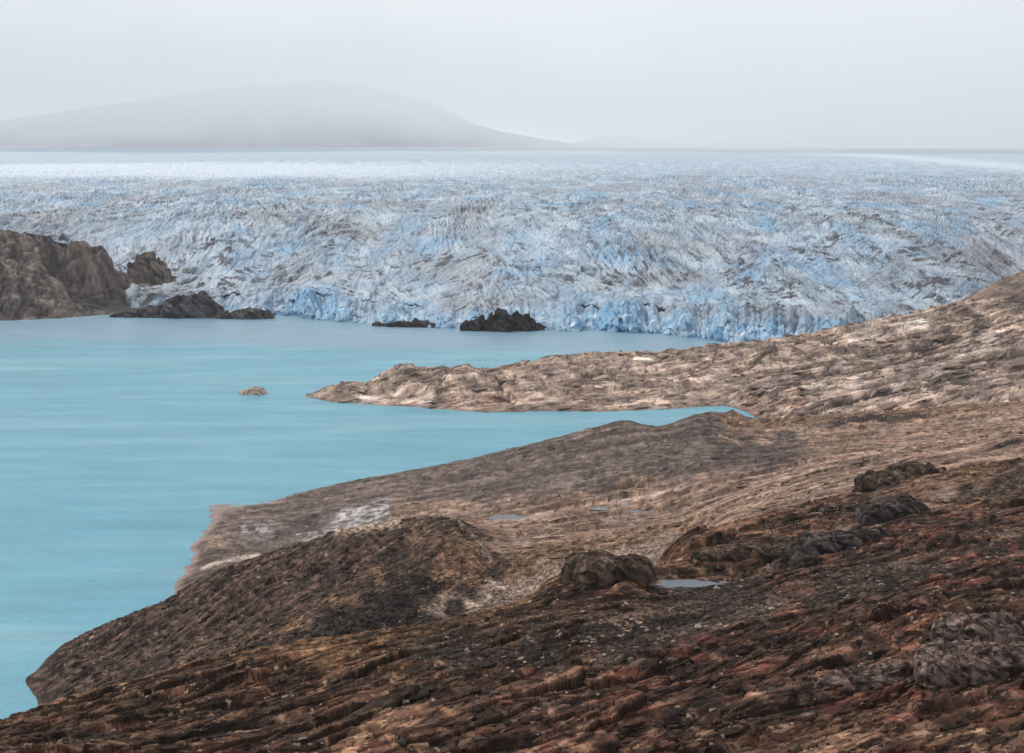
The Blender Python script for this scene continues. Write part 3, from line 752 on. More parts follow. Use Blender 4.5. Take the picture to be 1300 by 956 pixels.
ref_v = np.array([382, 350, 320, 300, 280, 260, 245, 230, 218, 210, 203, 198, 193, 189.5, 187.0], float)
ref_D = np.array([2520, 2680, 2860, 3010, 3300, 3750, 4250, 5100, 6300, 7700, 9600, 11500, 15500, 21000, 30000], float)
ref_z = np.array([unproject(650, v, d)[2] for v, d in zip(ref_v, ref_D)])
gcols = np.linspace(-190, 1490, int(1090 * RES))
Fr = np.interp(gcols, fu, fd)
kern = np.hanning(61); kern /= kern.sum()
Fs = np.convolve(np.pad(Fr, 30, mode='edge'), kern, mode='valid')
Fr = Fr + 9 * perlin(gcols / 14, gcols * 0, 301) + 5 * perlin(gcols / 5, gcols * 0 + 4, 303)
Chs = np.convolve(np.pad(np.interp(gcols, cliff_u, cliff_h), 30, mode='edge'), kern, mode='valid')
Ch = np.interp(gcols, cliff_u, cliff_h) * (1 + .55 * perlin(gcols / 48, gcols * 0 + 6, 306) + .4 * perlin(gcols / 16, gcols * 0 + 8, 305) + .25 * perlin(gcols / 6, gcols * 0 + 2, 307))
nfr = int(30 * RES)
Dep = 45 + 130 * smooth(fbm(gcols / 45, gcols * 0 + 3, 3, 309), -.3, .35)        # how far the front leans back
vv = np.concatenate([np.linspace(1, 0.0, nfr)])
rows_D, rows_Z = [], []
for t in np.linspace(0, 1, nfr):                         # ice front, from under the water to its brink
    rows_D.append(Fr + Dep * t ** 1.5)
    rows_Z.append(-6 + (Ch + 6) * (t ** .8))
vr = np.concatenate([np.linspace(386, 215, int(255 * RES), endpoint=False), np.linspace(215, 187.0, int(45 * RES))])
refD = np.interp(-vr, -ref_v, ref_D)
refZ = np.interp(-vr, -ref_v, ref_z)
refD[vr > 382] = np.interp(vr[vr > 382], [382, 387], [2520, 2470])
lo = refD[0]
for d, z in zip(refD, refZ):
    if d < 3300:                                         # from the uneven brink to the even rows behind
        w = (d - lo) / (3300 - lo)
        keep = math.exp(-(d - lo) / 45)
        D_ = (Fs + 60 + (d - lo)) * (1 - w) + d * w + keep * (Fr - Fs + Dep - 56)
        z_ = (Chs + keep * (Ch - Chs)) * (1 - w ** .75) + max(z, 30) * w ** .75
    else:
        D_, z_ = np.full_like(Fr, d), np.full_like(Fr, z)
    rows_D.append(D_); rows_Z.append(z_)
Y = np.array(rows_D, np.float32); Z = np.array(rows_Z, np.float32)
A = np.broadcast_to(gcols.astype(np.float32), Y.shape)
X = ((A - PHW / 2) / F_PX * Y).astype(np.float32)
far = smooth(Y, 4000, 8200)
rowt = np.zeros(Y.shape, np.float32); rowt[:nfr] = 1 - np.linspace(0, 1, nfr)[:, None] ** 2
# crevasse field: sheared along the flow, folded by slow noise
q = Y / 7.0
wx = 60 * fbm(X / 420, q / 420, 3, 311); wq = 60 * fbm(X / 420 + 9, q / 420, 3, 315)
xs, qs = X + wx, q + wq
th = math.radians(-28)
sa, ca = xs * math.cos(th) + qs * math.sin(th), -xs * math.sin(th) + qs * math.cos(th)
cv1 = fbm(sa / 46, ca / 10, 4, 319, .55, ridged=True)
sb, cb = rot(xs, qs, math.radians(6))
cv2 = fbm(sb / 60, cb / 9, 4, 325, .55, ridged=True)
sc_, cc = rot(xs, qs, math.radians(-62))
cv3 = fbm(sc_ / 40, cc / 9, 4, 331, .55, ridged=True)
m1 = smooth(fbm(X / 260, q / 160, 3, 337), -.25, .25); m2 = smooth(fbm(X / 200 + 7, q / 120, 3, 341), .0, .35)
cv = (cv1 * (1 - m1) + cv2 * m1) * (1 - m2) + cv3 * m2
pf, rf, ef = cells(xs / 9.5 + .4 * cv1, qs / 6.5, 345)
pg, rg_, eg = cells(xs / 27, qs / 16, 349)
amp = (1 - .75 * far) * (.6 + .5 * smooth(fbm(X / 300, q / 200, 3, 353), -.3, .3))
dz = amp * (9.5 * cv + (1.6 + 2.2 * m2) * pillow((pf, rf, ef), .3, .9) + 3.2 * pillow((pg, rg_, eg), .2, .9))
swl = 9 * fbm(X / 330, q / 90, 3, 357)
Z = Z + dz * (1 - .3 * rowt) * smooth(Z, -4, 6) + swl * (1 - rowt) * (1 - .6 * far) * smooth(Y - Fr[None], 20, 150) + 30 * far * fbm(X / 2200, Y / 5000, 3, 359)
# broken blocks in the front wall
kk = smooth(Y - Fr[None] + 60 * fbm(X / 45, Y / 60, 4, 363), 135, 15)
pfx, rfx, efx = cells(X / 9, Z / 8, 361)
Y = Y + kk * (5.5 * pfx + 3.0 * (rfx - .5)); X = X + kk * 2.0 * pf
clean = mix(c3(.25, .325, .405), c3(.44, .52, .59), smooth(fbm(xs / 45, qs / 20, 5, 365, .6), -.3, .35))
blue = c3(.13, .315, .49)
slope_d = np.abs(np.gradient(Z, axis=1)) / (np.abs(np.gradient(X, axis=1)) + .3)
tb = smooth(fbm(xs / 130, qs / 45, 5, 369, .6), -.1, .35) * .62 * (1 - .6 * far) + .25 * smooth(slope_d, .6, 2.4) * (1 - far)
tb = np.clip(tb + .6 * kk * smooth(fbm(X / 30, Z / 14 + Y / 30, 4, 371, .6), -.25, .3), 0, .9)
vivid = np.maximum(np.maximum(smooth(A, 770, 860) * smooth(A, 1070, 980), smooth(A, 355, 385) * smooth(A, 460, 425)), .8 * smooth(A, 700, 730) * smooth(A, 790, 765))
tb = np.clip(tb + .55 * vivid * kk * smooth(fbm(X / 22, Z / 10 + Y / 22, 4, 374, .6), -.3, .2), 0, 1)
C = mix(clean, blue, tb)
C = mix(C, c3(.62, .71, .77), .5 * kk * smooth(fbm(X / 18, Z / 12 + Y / 20, 4, 372, .6), .0, .4))
def strokes(a, b, la, lb, seed):
    return 1 - np.abs(fbm(a / la, b / lb, 3, seed, .5)) * 6.0
st = (strokes(sa, ca, 60, 6.0, 373) * (1 - m1) + strokes(sb, cb, 80, 5.5, 377) * m1) * (1 - m2) + m2 * strokes(sc_, cc, 50, 6.0, 379)
breaks = smooth(fbm(xs / 30, qs / 16, 4, 380, .6), -.18, .15)
patch = smooth(fbm(X / 160, q / 60, 4, 381, .6), -.3, .3)
near_ice = (1 - far) * (1 - .55 * smooth(Y, 3300, 4600))
dirt = smooth(st, .15 - .25 * patch, .6 - .15 * patch) * breaks * (.45 + .55 * patch)
film = smooth(fbm(X / 210, q / 55, 5, 385, .6), -.15, .35)
edge_d = smooth(A, 1060, 1330) * smooth(Y, 4200, 2600) + smooth(A, 320, 120) * smooth(Y, 3300, 2600) * .7
C = mix(C, c3(.235, .235, .25), np.clip(film * .62 + edge_d * .4, 0, .85) * (1 - far) * (1 - .8 * kk))
C = mix(C, c3(.045, .044, .052), np.clip(dirt * (1.1 + .3 * edge_d), 0, .95) * near_ice * (1 - .75 * kk))
tongue = smooth(A, 290, 250) * smooth(Y, 2660, 2560) * smooth(fbm(X / 25, Y / 60, 4, 387), -.4, .25)
C = mix(C, c3(.09, .086, .095), tongue * .8)
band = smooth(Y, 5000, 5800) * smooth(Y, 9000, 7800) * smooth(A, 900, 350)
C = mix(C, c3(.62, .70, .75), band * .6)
C = mix(C, c3(.33, .42, .49), smooth(Y, 8200, 10000) * .85)  # far bare ice, with cloud shadow painted into its grey
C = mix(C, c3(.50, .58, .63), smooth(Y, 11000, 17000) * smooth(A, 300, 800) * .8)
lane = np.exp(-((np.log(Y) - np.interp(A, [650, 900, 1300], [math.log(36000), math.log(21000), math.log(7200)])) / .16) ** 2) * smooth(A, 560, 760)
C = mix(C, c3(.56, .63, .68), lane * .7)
C *= (1 + .16 * fbm(X / 6, q / 6, 3, 389) * (1 - far))[..., None]
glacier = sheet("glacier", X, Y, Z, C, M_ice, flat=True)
tag(glacier, "wide crevassed blue white glacier ending in the lake", kind="structure")

def hull(name, pts, mat):
    bm = bmesh.new()
    for p in pts: bm.verts.new(p)
    r = bmesh.ops.convex_hull(bm, input=bm.verts)
    bmesh.ops.delete(bm, geom=[v for v in bm.verts if not v.link_faces], context='VERTS')
    me = bpy.data.meshes.new(name); bm.to_mesh(me); bm.free(); me.materials.append(mat)
    return me

def rock_points(r, n, flat=.7):
    out = []
    for _ in range(n):
        d = Vector((r.gauss(0, 1), r.gauss(0, 1), r.gauss(0, 1))).normalized()
        out.append((d.x * r.uniform(.8, 1.1), d.y * r.uniform(.65, 1.0), d.z * flat * r.uniform(.8, 1.05)))
    return out

rr = random.Random(11)
ser_mesh = []
for k in range(9):
    pts = []
    for _ in range(20):
        h = rr.random(); w = 1 - .55 * h * rr.uniform(.6, 1.3)
        a = rr.uniform(0, 6.283)
        pts.append((w * math.cos(a) * rr.uniform(.7, 1), w * math.sin(a) * rr.uniform(.7, 1), h * rr.uniform(.8, 1.1)))
    ser_mesh.append(hull("serac", pts, M_serac))
def gz(u, back):
    i = int(np.argmin(np.abs(gcols - u))); j = int(np.argmin(np.abs(Y[:, i] - (Fr[i] + back))))
    return float(X[j, i]), float(Y[j, i]), float(Z[j, i])
for k in range(75):
    u = rr.choice([rr.uniform(383, 440), rr.uniform(790, 930), rr.uniform(900, 1050), rr.uniform(440, 600), rr.uniform(690, 760)])
    back = rr.uniform(4, 50)
    x, y, z = gz(u, back)
    s_ = rr.uniform(4, 9)
    o = bpy.data.objects.new("serac", ser_mesh[k % 9]); scene.collection.objects.link(o); o.parent = glacier
    hgt = rr.uniform(9, 20)
    o.location = (x, y, max(-2, z - hgt * .6)); o.scale = (s_, s_ * rr.uniform(.7, 1.2), hgt)
    o.rotation_euler = (rr.uniform(-.25, .25), rr.uniform(-.25, .25), rr.uniform(0, 6.28))

# ------------------------------------------------------------------ outcrops
def cells3(p, seed):
    """Cellular facets in space on points p (n, 3)."""
    f = np.floor(p); ip = f.astype(np.int32)
    b1 = np.full(len(p), 9, np.float32); b2 = b1.copy(); bh = np.zeros(len(p), np.int32); bd = np.zeros((len(p), 3), np.float32)
    for a in (-1, 0, 1):
        for b in (-1, 0, 1):
            for c in (-1, 0, 1):
                h = _perm[_hash(ip[:, 0] + a, ip[:, 1] + b, seed) + ((ip[:, 2] + c) & 2047)]
                d = p - (ip + np.array([a, b, c]) + np.stack([_r1[h], _r2[h], _r3[h]], -1))
                dd = (d * d).sum(-1)
                near = dd < b1
                b2 = np.where(near, b1, np.minimum(b2, dd)); b1 = np.where(near, dd, b1); bh = np.where(near, h, bh)
                bd = np.where(near[:, None], d, bd)
    plane = (_r4[bh] - .5) + (np.stack([_gx[bh], _gy[bh], _r2[bh] - .5], -1) * bd).sum(-1)
    return plane.astype(np.float32), _r4[(bh + 77) & 2047], (np.sqrt(b2) - np.sqrt(b1)).astype(np.float32)

def outcrop(name, x, y, z, half_w, half_d, height, turn, seed, cols_, label, mat, cellsize, rough=.22, n=70, skew=0.0, category="rock outcrop", power=.55, profile=None, stretch=(1.3, 1.1, .9)):
    """A bedrock mass: a closed dome sunk in the ground, broken into blocks along its surface normals."""
    na, ns_ = int(n * 2.2), n
    ang = np.linspace(0, 2 * np.pi, na); sv = np.linspace(0.001, 1, ns_) ** .8
    AN, SV = np.meshgrid(ang, sv)
    foot = 1 + .22 * perlin(np.cos(AN) * 1.5 + seed, np.sin(AN) * 1.5, seed) + .1 * perlin(np.cos(AN) * 4 + seed, np.sin(AN) * 4, seed + 1)
    r = np.sin(SV * np.pi / 2) ** .75 * foot
    U, V = r * np.cos(AN), r * np.sin(AN)
    H = np.cos(SV * np.pi / 2) ** power
    if profile is not None:
        H = H * np.interp(U, np.linspace(-1, 1, len(profile)), profile)
    P = np.stack([U * half_w, V * half_d, height * H * (1 + skew * U)], -1).astype(np.float32)
    N = np.stack([np.cos(AN) * np.sin(SV * 1.5) / half_w, np.sin(AN) * np.sin(SV * 1.5) / half_d, np.cos(SV * 1.5) / height + .25 / half_w], -1)
    N /= np.linalg.norm(N, axis=-1, keepdims=True)
    lx, ly, lz = P[..., 0], P[..., 1], P[..., 2]
    tilt = lz + .35 * lx                                    # beds dip a little
    Q = np.stack([lx / stretch[0], ly / stretch[1], tilt / stretch[2]], -1).reshape(-1, 3) / cellsize
    Q = Q + .18 * np.stack([perlin(Q[:, 0], Q[:, 1] + Q[:, 2], 470 + seed), perlin(Q[:, 1], Q[:, 2], 471 + seed), perlin(Q[:, 2], Q[:, 0], 472 + seed)], -1)
    big = cells3((Q / 2.3).astype(np.float32), 400 + seed); mid = cells3(Q.astype(np.float32), 420 + seed); sml = cells3((Q * 2.6).astype(np.float32), 430 + seed)
    dp = (1.7 * big[0] + .9 * mid[0] + .35 * sml[0] + .3 * pillow(mid, .1) + .12 * pillow(sml, .15)).reshape(lx.shape) * cellsize * rough * 1.5
    dp += cellsize * rough * 1.2 * fbm((lx + .7 * lz) / cellsize, (ly - .6 * lz) / cellsize, 4, 440 + seed, .6)
    P = P + N * dp[..., None] * (1 - .5 * SV[..., None] ** 8)
    lx, ly, lz = P[..., 0], P[..., 1], P[..., 2] - height * .16 * (SV ** 6)
    ct, st = math.cos(turn), math.sin(turn)
    nc = fbm((lx + .8 * lz) / (cellsize * .7), (ly + .6 * lz) / (cellsize * .7), 4, 460 + seed, .6)
    nb = fbm(lx / (cellsize * 3), tilt / (cellsize * .35), 4, 463 + seed, .6)
    C_ = mix(c3(*cols_[0]), c3(*cols_[1]), smooth(nc + .5 * nb + .3 * (mid[1].reshape(nc.shape) - .5), -.35, .4)) * (.6 + .5 * mid[1].reshape(nc.shape) + .3 * sml[1].reshape(nc.shape))[..., None]
    o = sheet(name, (x + lx * ct - ly * st).astype(np.float32), (y + lx * st + ly * ct).astype(np.float32), (z + lz).astype(np.float32), C_, mat)
    if label: tag(o, label, category)
    return o

DARK = ((.035, .028, .027), (.10, .08, .072)); GREY = ((.045, .034, .030), (.22, .155, .13)); BRN = ((.045, .033, .026), (.14, .095, .068))
x, y, z = unproject(321, 500, lake_distance(500))
outcrop("rock_islet", x, y, 0, 15.5, 10, 7.5, 0, 3, ((.26, .20, .165), (.66, .51, .38)), "small tan rock islet alone in the turquoise lake", M_pale, 5, skew=.1, category="islet", power=1.0, rough=.12, profile=(.3, .55, .8, 1.0, .95, .6))
x, y, z = unproject(190, 333, 2580)
outcrop("rock_outcrop", x, y, z - 27, 36, 24, 38, -.2, 5, ((.07, .058, .055), (.21, .165, .135)), "brown rock knob ringed by ice above the headland", M_far, 12, power=.4, profile=(.7, .9, 1, 1, .8, .6))
x, y, z = unproject(212, 403, 2432)
outcrop("rock_outcrop", x, y, 0, 82, 30, 38, 0, 7, ((.045, .042, .046), (.13, .115, .11)), "dark arched rock buttress at the waterline under the glacier", M_far, 12, power=.45, profile=(.2, .22, .28, .36, .5, .85, 1.0, .6))
x, y, z = unproject(312, 403, 2405)
outcrop("rock_outcrop", x, y, 0, 40, 14, 12, 0, 8, ((.05, .045, .046), (.15, .13, .12)), "low dark rock shelf at the waterline left of the blue ice cliff", M_far, 9, power=.5, profile=(.5, .7, .9, 1, 1))
x, y, z = unproject(642, 417, 2246)
outcrop("rock_outcrop", x, y, 0, 60, 24, 26, 0, 9, ((.03, .027, .028), (.085, .075, .072)), "black cone of rock and debris at the middle of the ice front", M_far, 9, power=.8, profile=(.25, .5, .6, 1.0, .7, .75, .4, .25), rough=.4)
x, y, z = unproject(530, 415, 2285)
outcrop("rock_outcrop", x, y, 0, 62, 9, 6, -.12, 10, ((.04, .036, .036), (.11, .095, .09)), "thin dark rock strip at the foot of the ice left of the black cone", M_far, 7, power=.6)
def place(u, v, d, lift=0.0):
    x, y, _ = unproject(u, v, d)
    return x, y, ground(x, y)[0] + lift
x, y, z = place(772, 735, 468)
outcrop("rock_outcrop", x, y, z - 1.5, 15, 8, 7.5, .15, 12, BRN, "rounded dark brown knoll left of the grey pond", M_ground, 4.5, n=110, rough=.13, power=.8)
x, y, z = place(1255, 850, 322)
outcrop("rock_outcrop", x, y, z - 1.5, 15, 9, 6.0, .35, 14, GREY, "grey fractured rock mass in the lower right corner", M_ground, 3.0, n=160, rough=.22, power=.7)
x, y, z = place(1245, 795, 346)
outcrop("rock_outcrop", x, y, z - 1.0, 11, 7, 5.0, .3, 15, GREY, "grey broken ledge above the lower right rock mass", M_ground, 3.0, n=130, rough=.2, power=.7)
x, y, z = place(1100, 866, 325)
outcrop("rock_outcrop", x, y, z - 1.0, 11, 5, 3.0, .2, 16, GREY, "low grey rock hump beside the lower right rock mass", M_ground, 2.6, n=110, rough=.2, power=.7)
x, y, z = place(1060, 693, 500)
outcrop("rock_outcrop", x, y, z - 1.5, 24, 7, 6.5, .62, 17, DARK, "long black ribbed rock ridge climbing towards the right edge", M_ground, 4.5, n=140, rough=.16, power=.8, stretch=(1.7, 1, .8))
x, y, z = place(1130, 655, 560)
outcrop("rock_outcrop", x, y, z - 1.5, 18, 6, 6.5, .6, 18, DARK, "black rock rib above the long ribbed ridge", M_ground, 4.0, n=110, rough=.16, power=.8, stretch=(1.7, 1, .8))
x, y, z = place(1140, 615, 690)
outcrop("rock_outcrop", x, y, z - 1.5, 22, 9, 8, .5, 19, ((.05, .036, .028), (.16, .115, .085)), "dark slanting slab with a black overhang below the tan layered slope", M_ground, 5.0, n=110, rough=.16, skew=.3, power=.8, stretch=(1.6, 1, .8))
x, y, z = place(1160, 782, 372)
outcrop("rock_outcrop", x, y, z - .8, 11, 3.5, 3.0, -.1, 20, ((.03, .02, .018), (.10, .05, .038)), "long dark red ledge with a black shadow under it", M_ground, 2.4, n=100, rough=.2, power=.8, stretch=(1.7, 1, .7))
x, y, z = place(960, 706, 515)
outcrop("rock_outcrop", x, y, z - 1.5, 22, 7, 6.0, .3, 22, BRN, "brown rock bank behind the grey pond", M_ground, 4.5, n=120, rough=.15, power=.8, stretch=(1.6, 1, .8))

# ------------------------------------------------------------------ boulders and rubble
stone_mats = {
    "pale": surface_material("pale_stone", base=((.24, .20, .17), (.46, .40, .34)), scales=(1.2, 4), bump=.5, bump_dist=.1),
    "brown": surface_material("brown_stone", base=((.05, .034, .027), (.14, .085, .06)), scales=(1.2, 4), bump=.6, bump_dist=.1),
    "dark": surface_material("dark_stone", base=((.025, .022, .022), (.075, .065, .06)), scales=(1.2, 4), bump=.6, bump_dist=.1),
    "rust": surface_material("rust_stone", base=((.055, .026, .019), (.14, .066, .045)), scales=(1.2, 4), bump=.6, bump_dist=.1)}
st_mesh = {k: [hull("boulder", rock_points(rr, 22), m) for _ in range(5)] for k, m in stone_mats.items()}
def boulder(kind, x, y, size, label, group=None, lift=.2):
    z = ground(x, y)[0]
    o = bpy.data.objects.new("boulder", rr.choice(st_mesh[kind])); scene.collection.objects.link(o)
    o.location = (x, y, z + size * lift); o.scale = (size * rr.uniform(.85, 1.25), size * rr.uniform(.8, 1.1), size * rr.uniform(.7, 1.0))
    o.rotation_euler = (rr.uniform(-.4, .4), rr.uniform(-.4, .4), rr.uniform(0, 6.28))
    tag(o, label, "boulder", group=group)
for u, v, d, kind, size, label in (
        (838, 840, 365, "rust", 2.0, "large rust brown boulder on dark grit near the bottom edge"),
        (885, 838, 366, "dark", 1.1, "black boulder just right of the large rust brown boulder"),
        (839, 733, 488, "brown", 2.4, "rounded brown boulder at the left end of the grey pond"),
        (910, 747, 462, "pale", 1.5, "pale flat stone on the near bank of the grey pond"),
        (1087, 670, 560, "rust", 2.3, "round pinkish boulder below two black rocks"),
        (1047, 658, 590, "dark", 2.8, "larger left of two black rocks above the pinkish boulder"),
        (1077, 658, 590, "dark", 2.2, "smaller right of two black rocks above the pinkish boulder"),
        (1215, 613, 670, "rust", 2.6, "red and violet boulder lying on the tan slope at right"),
        (886, 805, 388, "pale", 1.2, "pale flat stone amid the dark grit in mid foreground"),
        (979, 785, 402, "pale", 1.0, "tan cubic stone on the dark grit slope left of the red rock"),
        (795, 765, 430, "pale", 1.0, "pale angular stone on the brown slope below the knoll"),
        (592, 830, 392, "pale", .9, "pale stone alone on the mossy brown rim at left"),
        (740, 738, 480, "brown", 2.0, "brown block at the left foot of the dark knoll"),
        (822, 742, 480, "dark", 1.8, "dark block between the knoll and the grey pond")):
    x, y, _ = unproject(u, v, d)
    boulder(kind, x, y, size, label)

def scatter(n, u0, u1, d0, d1, zones):
    got = []
    while len(got) < n:
        a = rr.uniform(u0, u1); d = math.exp(rr.uniform(math.log(d0), math.log(d1)))
        x, y = (a - 650) / F_PX * d, d
        z, j, i = ground(x, y)
        w = sum(float(W[k][j, i]) for k in zones)
        if w > rr.random(): got.append((x, y, z))
    return got
NW = NEAR[3]; W = NW
def whereabouts(x, y):
    u = PHW / 2 + F_PX * x / y
    if y > 690: return "in the grey scree gully" if u > 620 else "where the scree gully runs out under the dark ridge"
    if y > 515: return "below the layered tan slope at right" if u > 1120 else "on the brown bank behind the grey pond"
    if u < 640: return "on the lower left foreground"
    if y > 425: return "near the bank of the grey pond" if u < 1000 else "at the foot of the black ribbed ridge"
    if u < 830: return "on the slope below the dark knoll"
    if u < 1060: return "on the dark grit below the grey pond"
    return "beside the grey fractured rock at lower right"
WORD = {"pale": ("pale", "stone"), "dark": ("blackish", "boulder"), "rust": ("rust red", "boulder"), "brown": ("brown", "boulder")}
for n, area, zones, kind, sz in (
        (75, (600, 1320, 330, 500), (GRIT, RED, BROWN), "pale", (.3, .75)),
        (60, (450, 1320, 300, 480), (RED, GRIT, BROWN), "dark", (.5, 1.3)),
        (45, (700, 1320, 290, 480), (RED, BROWN), "rust", (.45, 1.1)),
        (60, (540, 900, 720, 920), (SCREE,), "pale", (.5, 1.3)),
        (40, (930, 1320, 520, 760), (BROWN, CHAR, CUT), "brown", (.7, 1.8))):
    for x, y, z in scatter(n, *area, zones):
        k = rr.random() ** 1.6
        size = sz[0] + (sz[1] - sz[0]) * k
        big = "large" if k > .55 else ("middling" if k > .2 else "small")
        tone, noun = WORD[kind]
        where = whereabouts(x, y)
        boulder(kind, x, y, size, f"{big} {tone} {noun} lying {where}", f"{tone} {noun}s {where}")

def rubble(name, n, area, zones, sizes, kinds, label):
    """Uncountable small stones: one mesh of little angular hulls."""
    base = []
    for _ in range(6):
        bm = bmesh.new()
        for p in rock_points(rr, 9): bm.verts.new(p)
        bmesh.ops.convex_hull(bm, input=bm.verts)
        bmesh.ops.delete(bm, geom=[v for v in bm.verts if not v.link_faces], context='VERTS')
        bmesh.ops.triangulate(bm, faces=bm.faces)
        bm.verts.index_update()
        base.append((np.array([v.co[:] for v in bm.verts]), np.array([[v.index for v in f.verts] for f in bm.faces])))
        bm.free()
    V, T, Cc, off = [], [], [], 0
    for x, y, z in scatter(n, *area, zones):
        v, t = base[rr.randrange(6)]
        s_ = sizes[0] * (sizes[1] / sizes[0]) ** (rr.random() ** 2)
        a = rr.uniform(0, 6.28); ca_, sa_ = math.cos(a), math.sin(a)
        p = v * s_ * np.array([rr.uniform(.8, 1.3), rr.uniform(.8, 1.2), rr.uniform(.6, 1)])
        V.append(np.c_[p[:, 0] * ca_ - p[:, 1] * sa_ + x, p[:, 0] * sa_ + p[:, 1] * ca_ + y, p[:, 2] + z + s_ * .15])
        T.append(t + off); off += len(v)
        k = np.array(rr.choice(kinds)) * rr.uniform(.6, 1.3)
        Cc.append(np.tile(k, (len(v), 1)))
    V, T, Cc = np.concatenate(V), np.concatenate(T), np.concatenate(Cc)
    me = bpy.data.meshes.new(name); me.from_pydata(V.tolist(), [], T.tolist())
    at = me.color_attributes.new("col", 'FLOAT_COLOR', 'POINT')
    at.data.foreach_set("color", np.c_[Cc, np.ones(len(Cc))].astype(np.float32).reshape(-1))
    me.materials.append(M_ground)
    o = bpy.data.objects.new(name, me); scene.collection.objects.link(o)
    tag(o, label, kind="stuff")
def slabs(name, n, surf, area, weight, heading, sizes, aspect, sink, label, mat):
    """Broken bedrock: angular blocks lying in the ground along its beds, one mesh, each with the colour of its own patch of rock."""
    ca, cl, SX, SY, SZ, SB, SC = surf
    base = []
    for _ in range(8):
        bm = bmesh.new()
        for _k in range(13):
            bm.verts.new((rr.choice((-1, 1)) * rr.uniform(.45, 1), rr.choice((-1, 1)) * rr.uniform(.45, 1), rr.choice((-1, 1)) * rr.uniform(.75, 1)))
        bmesh.ops.convex_hull(bm, input=bm.verts)
        bmesh.ops.delete(bm, geom=[v for v in bm.verts if not v.link_faces], context='VERTS')
        bmesh.ops.triangulate(bm, faces=bm.faces)
        bm.verts.index_update()
        base.append((np.array([v.co[:] for v in bm.verts]), np.array([[v.index for v in f.verts] for f in bm.faces])))
        bm.free()
    V, T, K, off, made, tries = [], [], [], 0, 0, 0
    while made < n and tries < n * 40:
        tries += 1
        a = rr.uniform(area[0], area[1]); d = math.exp(rr.uniform(math.log(area[2]), math.log(area[3])))
        i = int(np.searchsorted(ca, a)); j = int(np.searchsorted(cl, LOGK * math.log(d)))
        if not (4 < i < len(ca) - 5 and 4 < j < len(cl) - 5) or weight(j, i) < rr.random() or SZ[j, i] < .6: continue
        e1 = np.array([SX[j, i + 4] - SX[j, i - 4], SY[j, i + 4] - SY[j, i - 4], SB[j, i + 4] - SB[j, i - 4]])
        e2 = np.array([SX[j + 4, i] - SX[j - 4, i], SY[j + 4, i] - SY[j - 4, i], SB[j + 4, i] - SB[j - 4, i]])
        nn = np.cross(e1, e2); nn /= np.linalg.norm(nn) + 1e-9
        nn = nn * .8 + np.array([0, 0, .2]) + np.array([rr.gauss(0, .13), rr.gauss(0, .13), 0]); nn /= np.linalg.norm(nn)
        h = heading + rr.gauss(0, .22)
        t1 = np.array([math.cos(h), math.sin(h), 0]); t1 -= nn * t1.dot(nn); t1 /= np.linalg.norm(t1)
        t2 = np.cross(nn, t1)
        v, t = base[rr.randrange(8)]
        s_ = sizes[0] * (sizes[1] / sizes[0]) ** (rr.random() ** 1.9)
        q = v * np.array([s_ * aspect[0] * rr.uniform(.6, 1.4), s_ * aspect[1] * rr.uniform(.7, 1.3), s_ * aspect[2] * rr.uniform(.7, 1.3)])
        hz_ = s_ * aspect[2]
        V.append(q[:, :1] * t1 + q[:, 1:2] * t2 + q[:, 2:] * nn + np.array([SX[j, i], SY[j, i], SZ[j, i] - hz_ * sink]))
        T.append(t + off); off += len(v); made += 1
        col = SC[max(j - 3, 0):j + 4, max(i - 3, 0):i + 4].reshape(-1, 3).mean(0)
        K.append(np.tile(col * rr.choice((.55, .8, 1.0, 1.25, 1.7)) * rr.uniform(.85, 1.15), (len(v), 1)))
    V, T, K = np.concatenate(V), np.concatenate(T), np.concatenate(K)
    me = bpy.data.meshes.new(name); me.from_pydata(V.tolist(), [], T.tolist())
    at = me.color_attributes.new("col", 'FLOAT_COLOR', 'POINT')
    at.data.foreach_set("color", np.c_[np.clip(K, .004, .8), np.ones(len(K))].astype(np.float32).reshape(-1))
    me.materials.append(mat)
    o = bpy.data.objects.new(name, me); scene.collection.objects.link(o)
    tag(o, label, kind="stuff")
NWZ = NEAR[3]
patchy = lambda j, i: 1.0 if PATCH[j, i] > -.05 else .08
PATCH2 = fbm(NEAR_SURF[2] / 45, NEAR_SURF[3] / 45, 3, 795)
PATCH = fbm(NEAR_SURF[2] / 22, NEAR_SURF[3] / 22, 3, 791)
slabs("broken_rock", 7500, NEAR_SURF, (-60, 1360, 255, 640), lambda j, i: (NWZ[RED][j, i] + NWZ[BROWN][j, i] + NWZ[BLACK][j, i] + NWZ[CHAR][j, i] + .15 * NWZ[GRIT][j, i]) * patchy(j, i), TH1, (.35, 2.1), (1.3, .7, .42), .5, "broken brown and rusty bedrock blocks covering the near hill", M_ground)
slabs("ridge_rock", 4000, NEAR_SURF, (60, 660, 660, 900), lambda j, i: NWZ[CHAR][j, i] + NWZ[CUT][j, i] + NWZ[BLACK][j, i], TH3, (.6, 2.2), (1.5, .5, .32), .45, "dark broken rock along the ridge by the lake", M_ground)
slabs("slope_rock", 4200, NEAR_SURF, (270, 1380, 800, 1290), lambda j, i: (1 if PATCH2[j, i] > 0 else .25) * (NWZ[TAN][j, i] + .5 * NWZ[CUT][j, i] + .45 * NWZ[GREYB][j, i] + .6 * NWZ[DUSK][j, i]), TH2, (.7, 3.0), (1.9, .65, .16), .75, "thin bedrock slabs breaking out of the wide tan slope", M_ground)
PEN_PATCH = fbm(PEN_SURF[2] / 60, PEN_SURF[3] / 60, 3, 793)
slabs("peninsula_rock", 2600, PEN_SURF, (385, 1380, 1400, 1950), lambda j, i: 1.0 if PEN_PATCH[j, i] > .05 else .12, TH, (1.0, 7.5), (1.6, .8, .32), .5, "angular pale rock slabs covering the peninsula", M_pale)

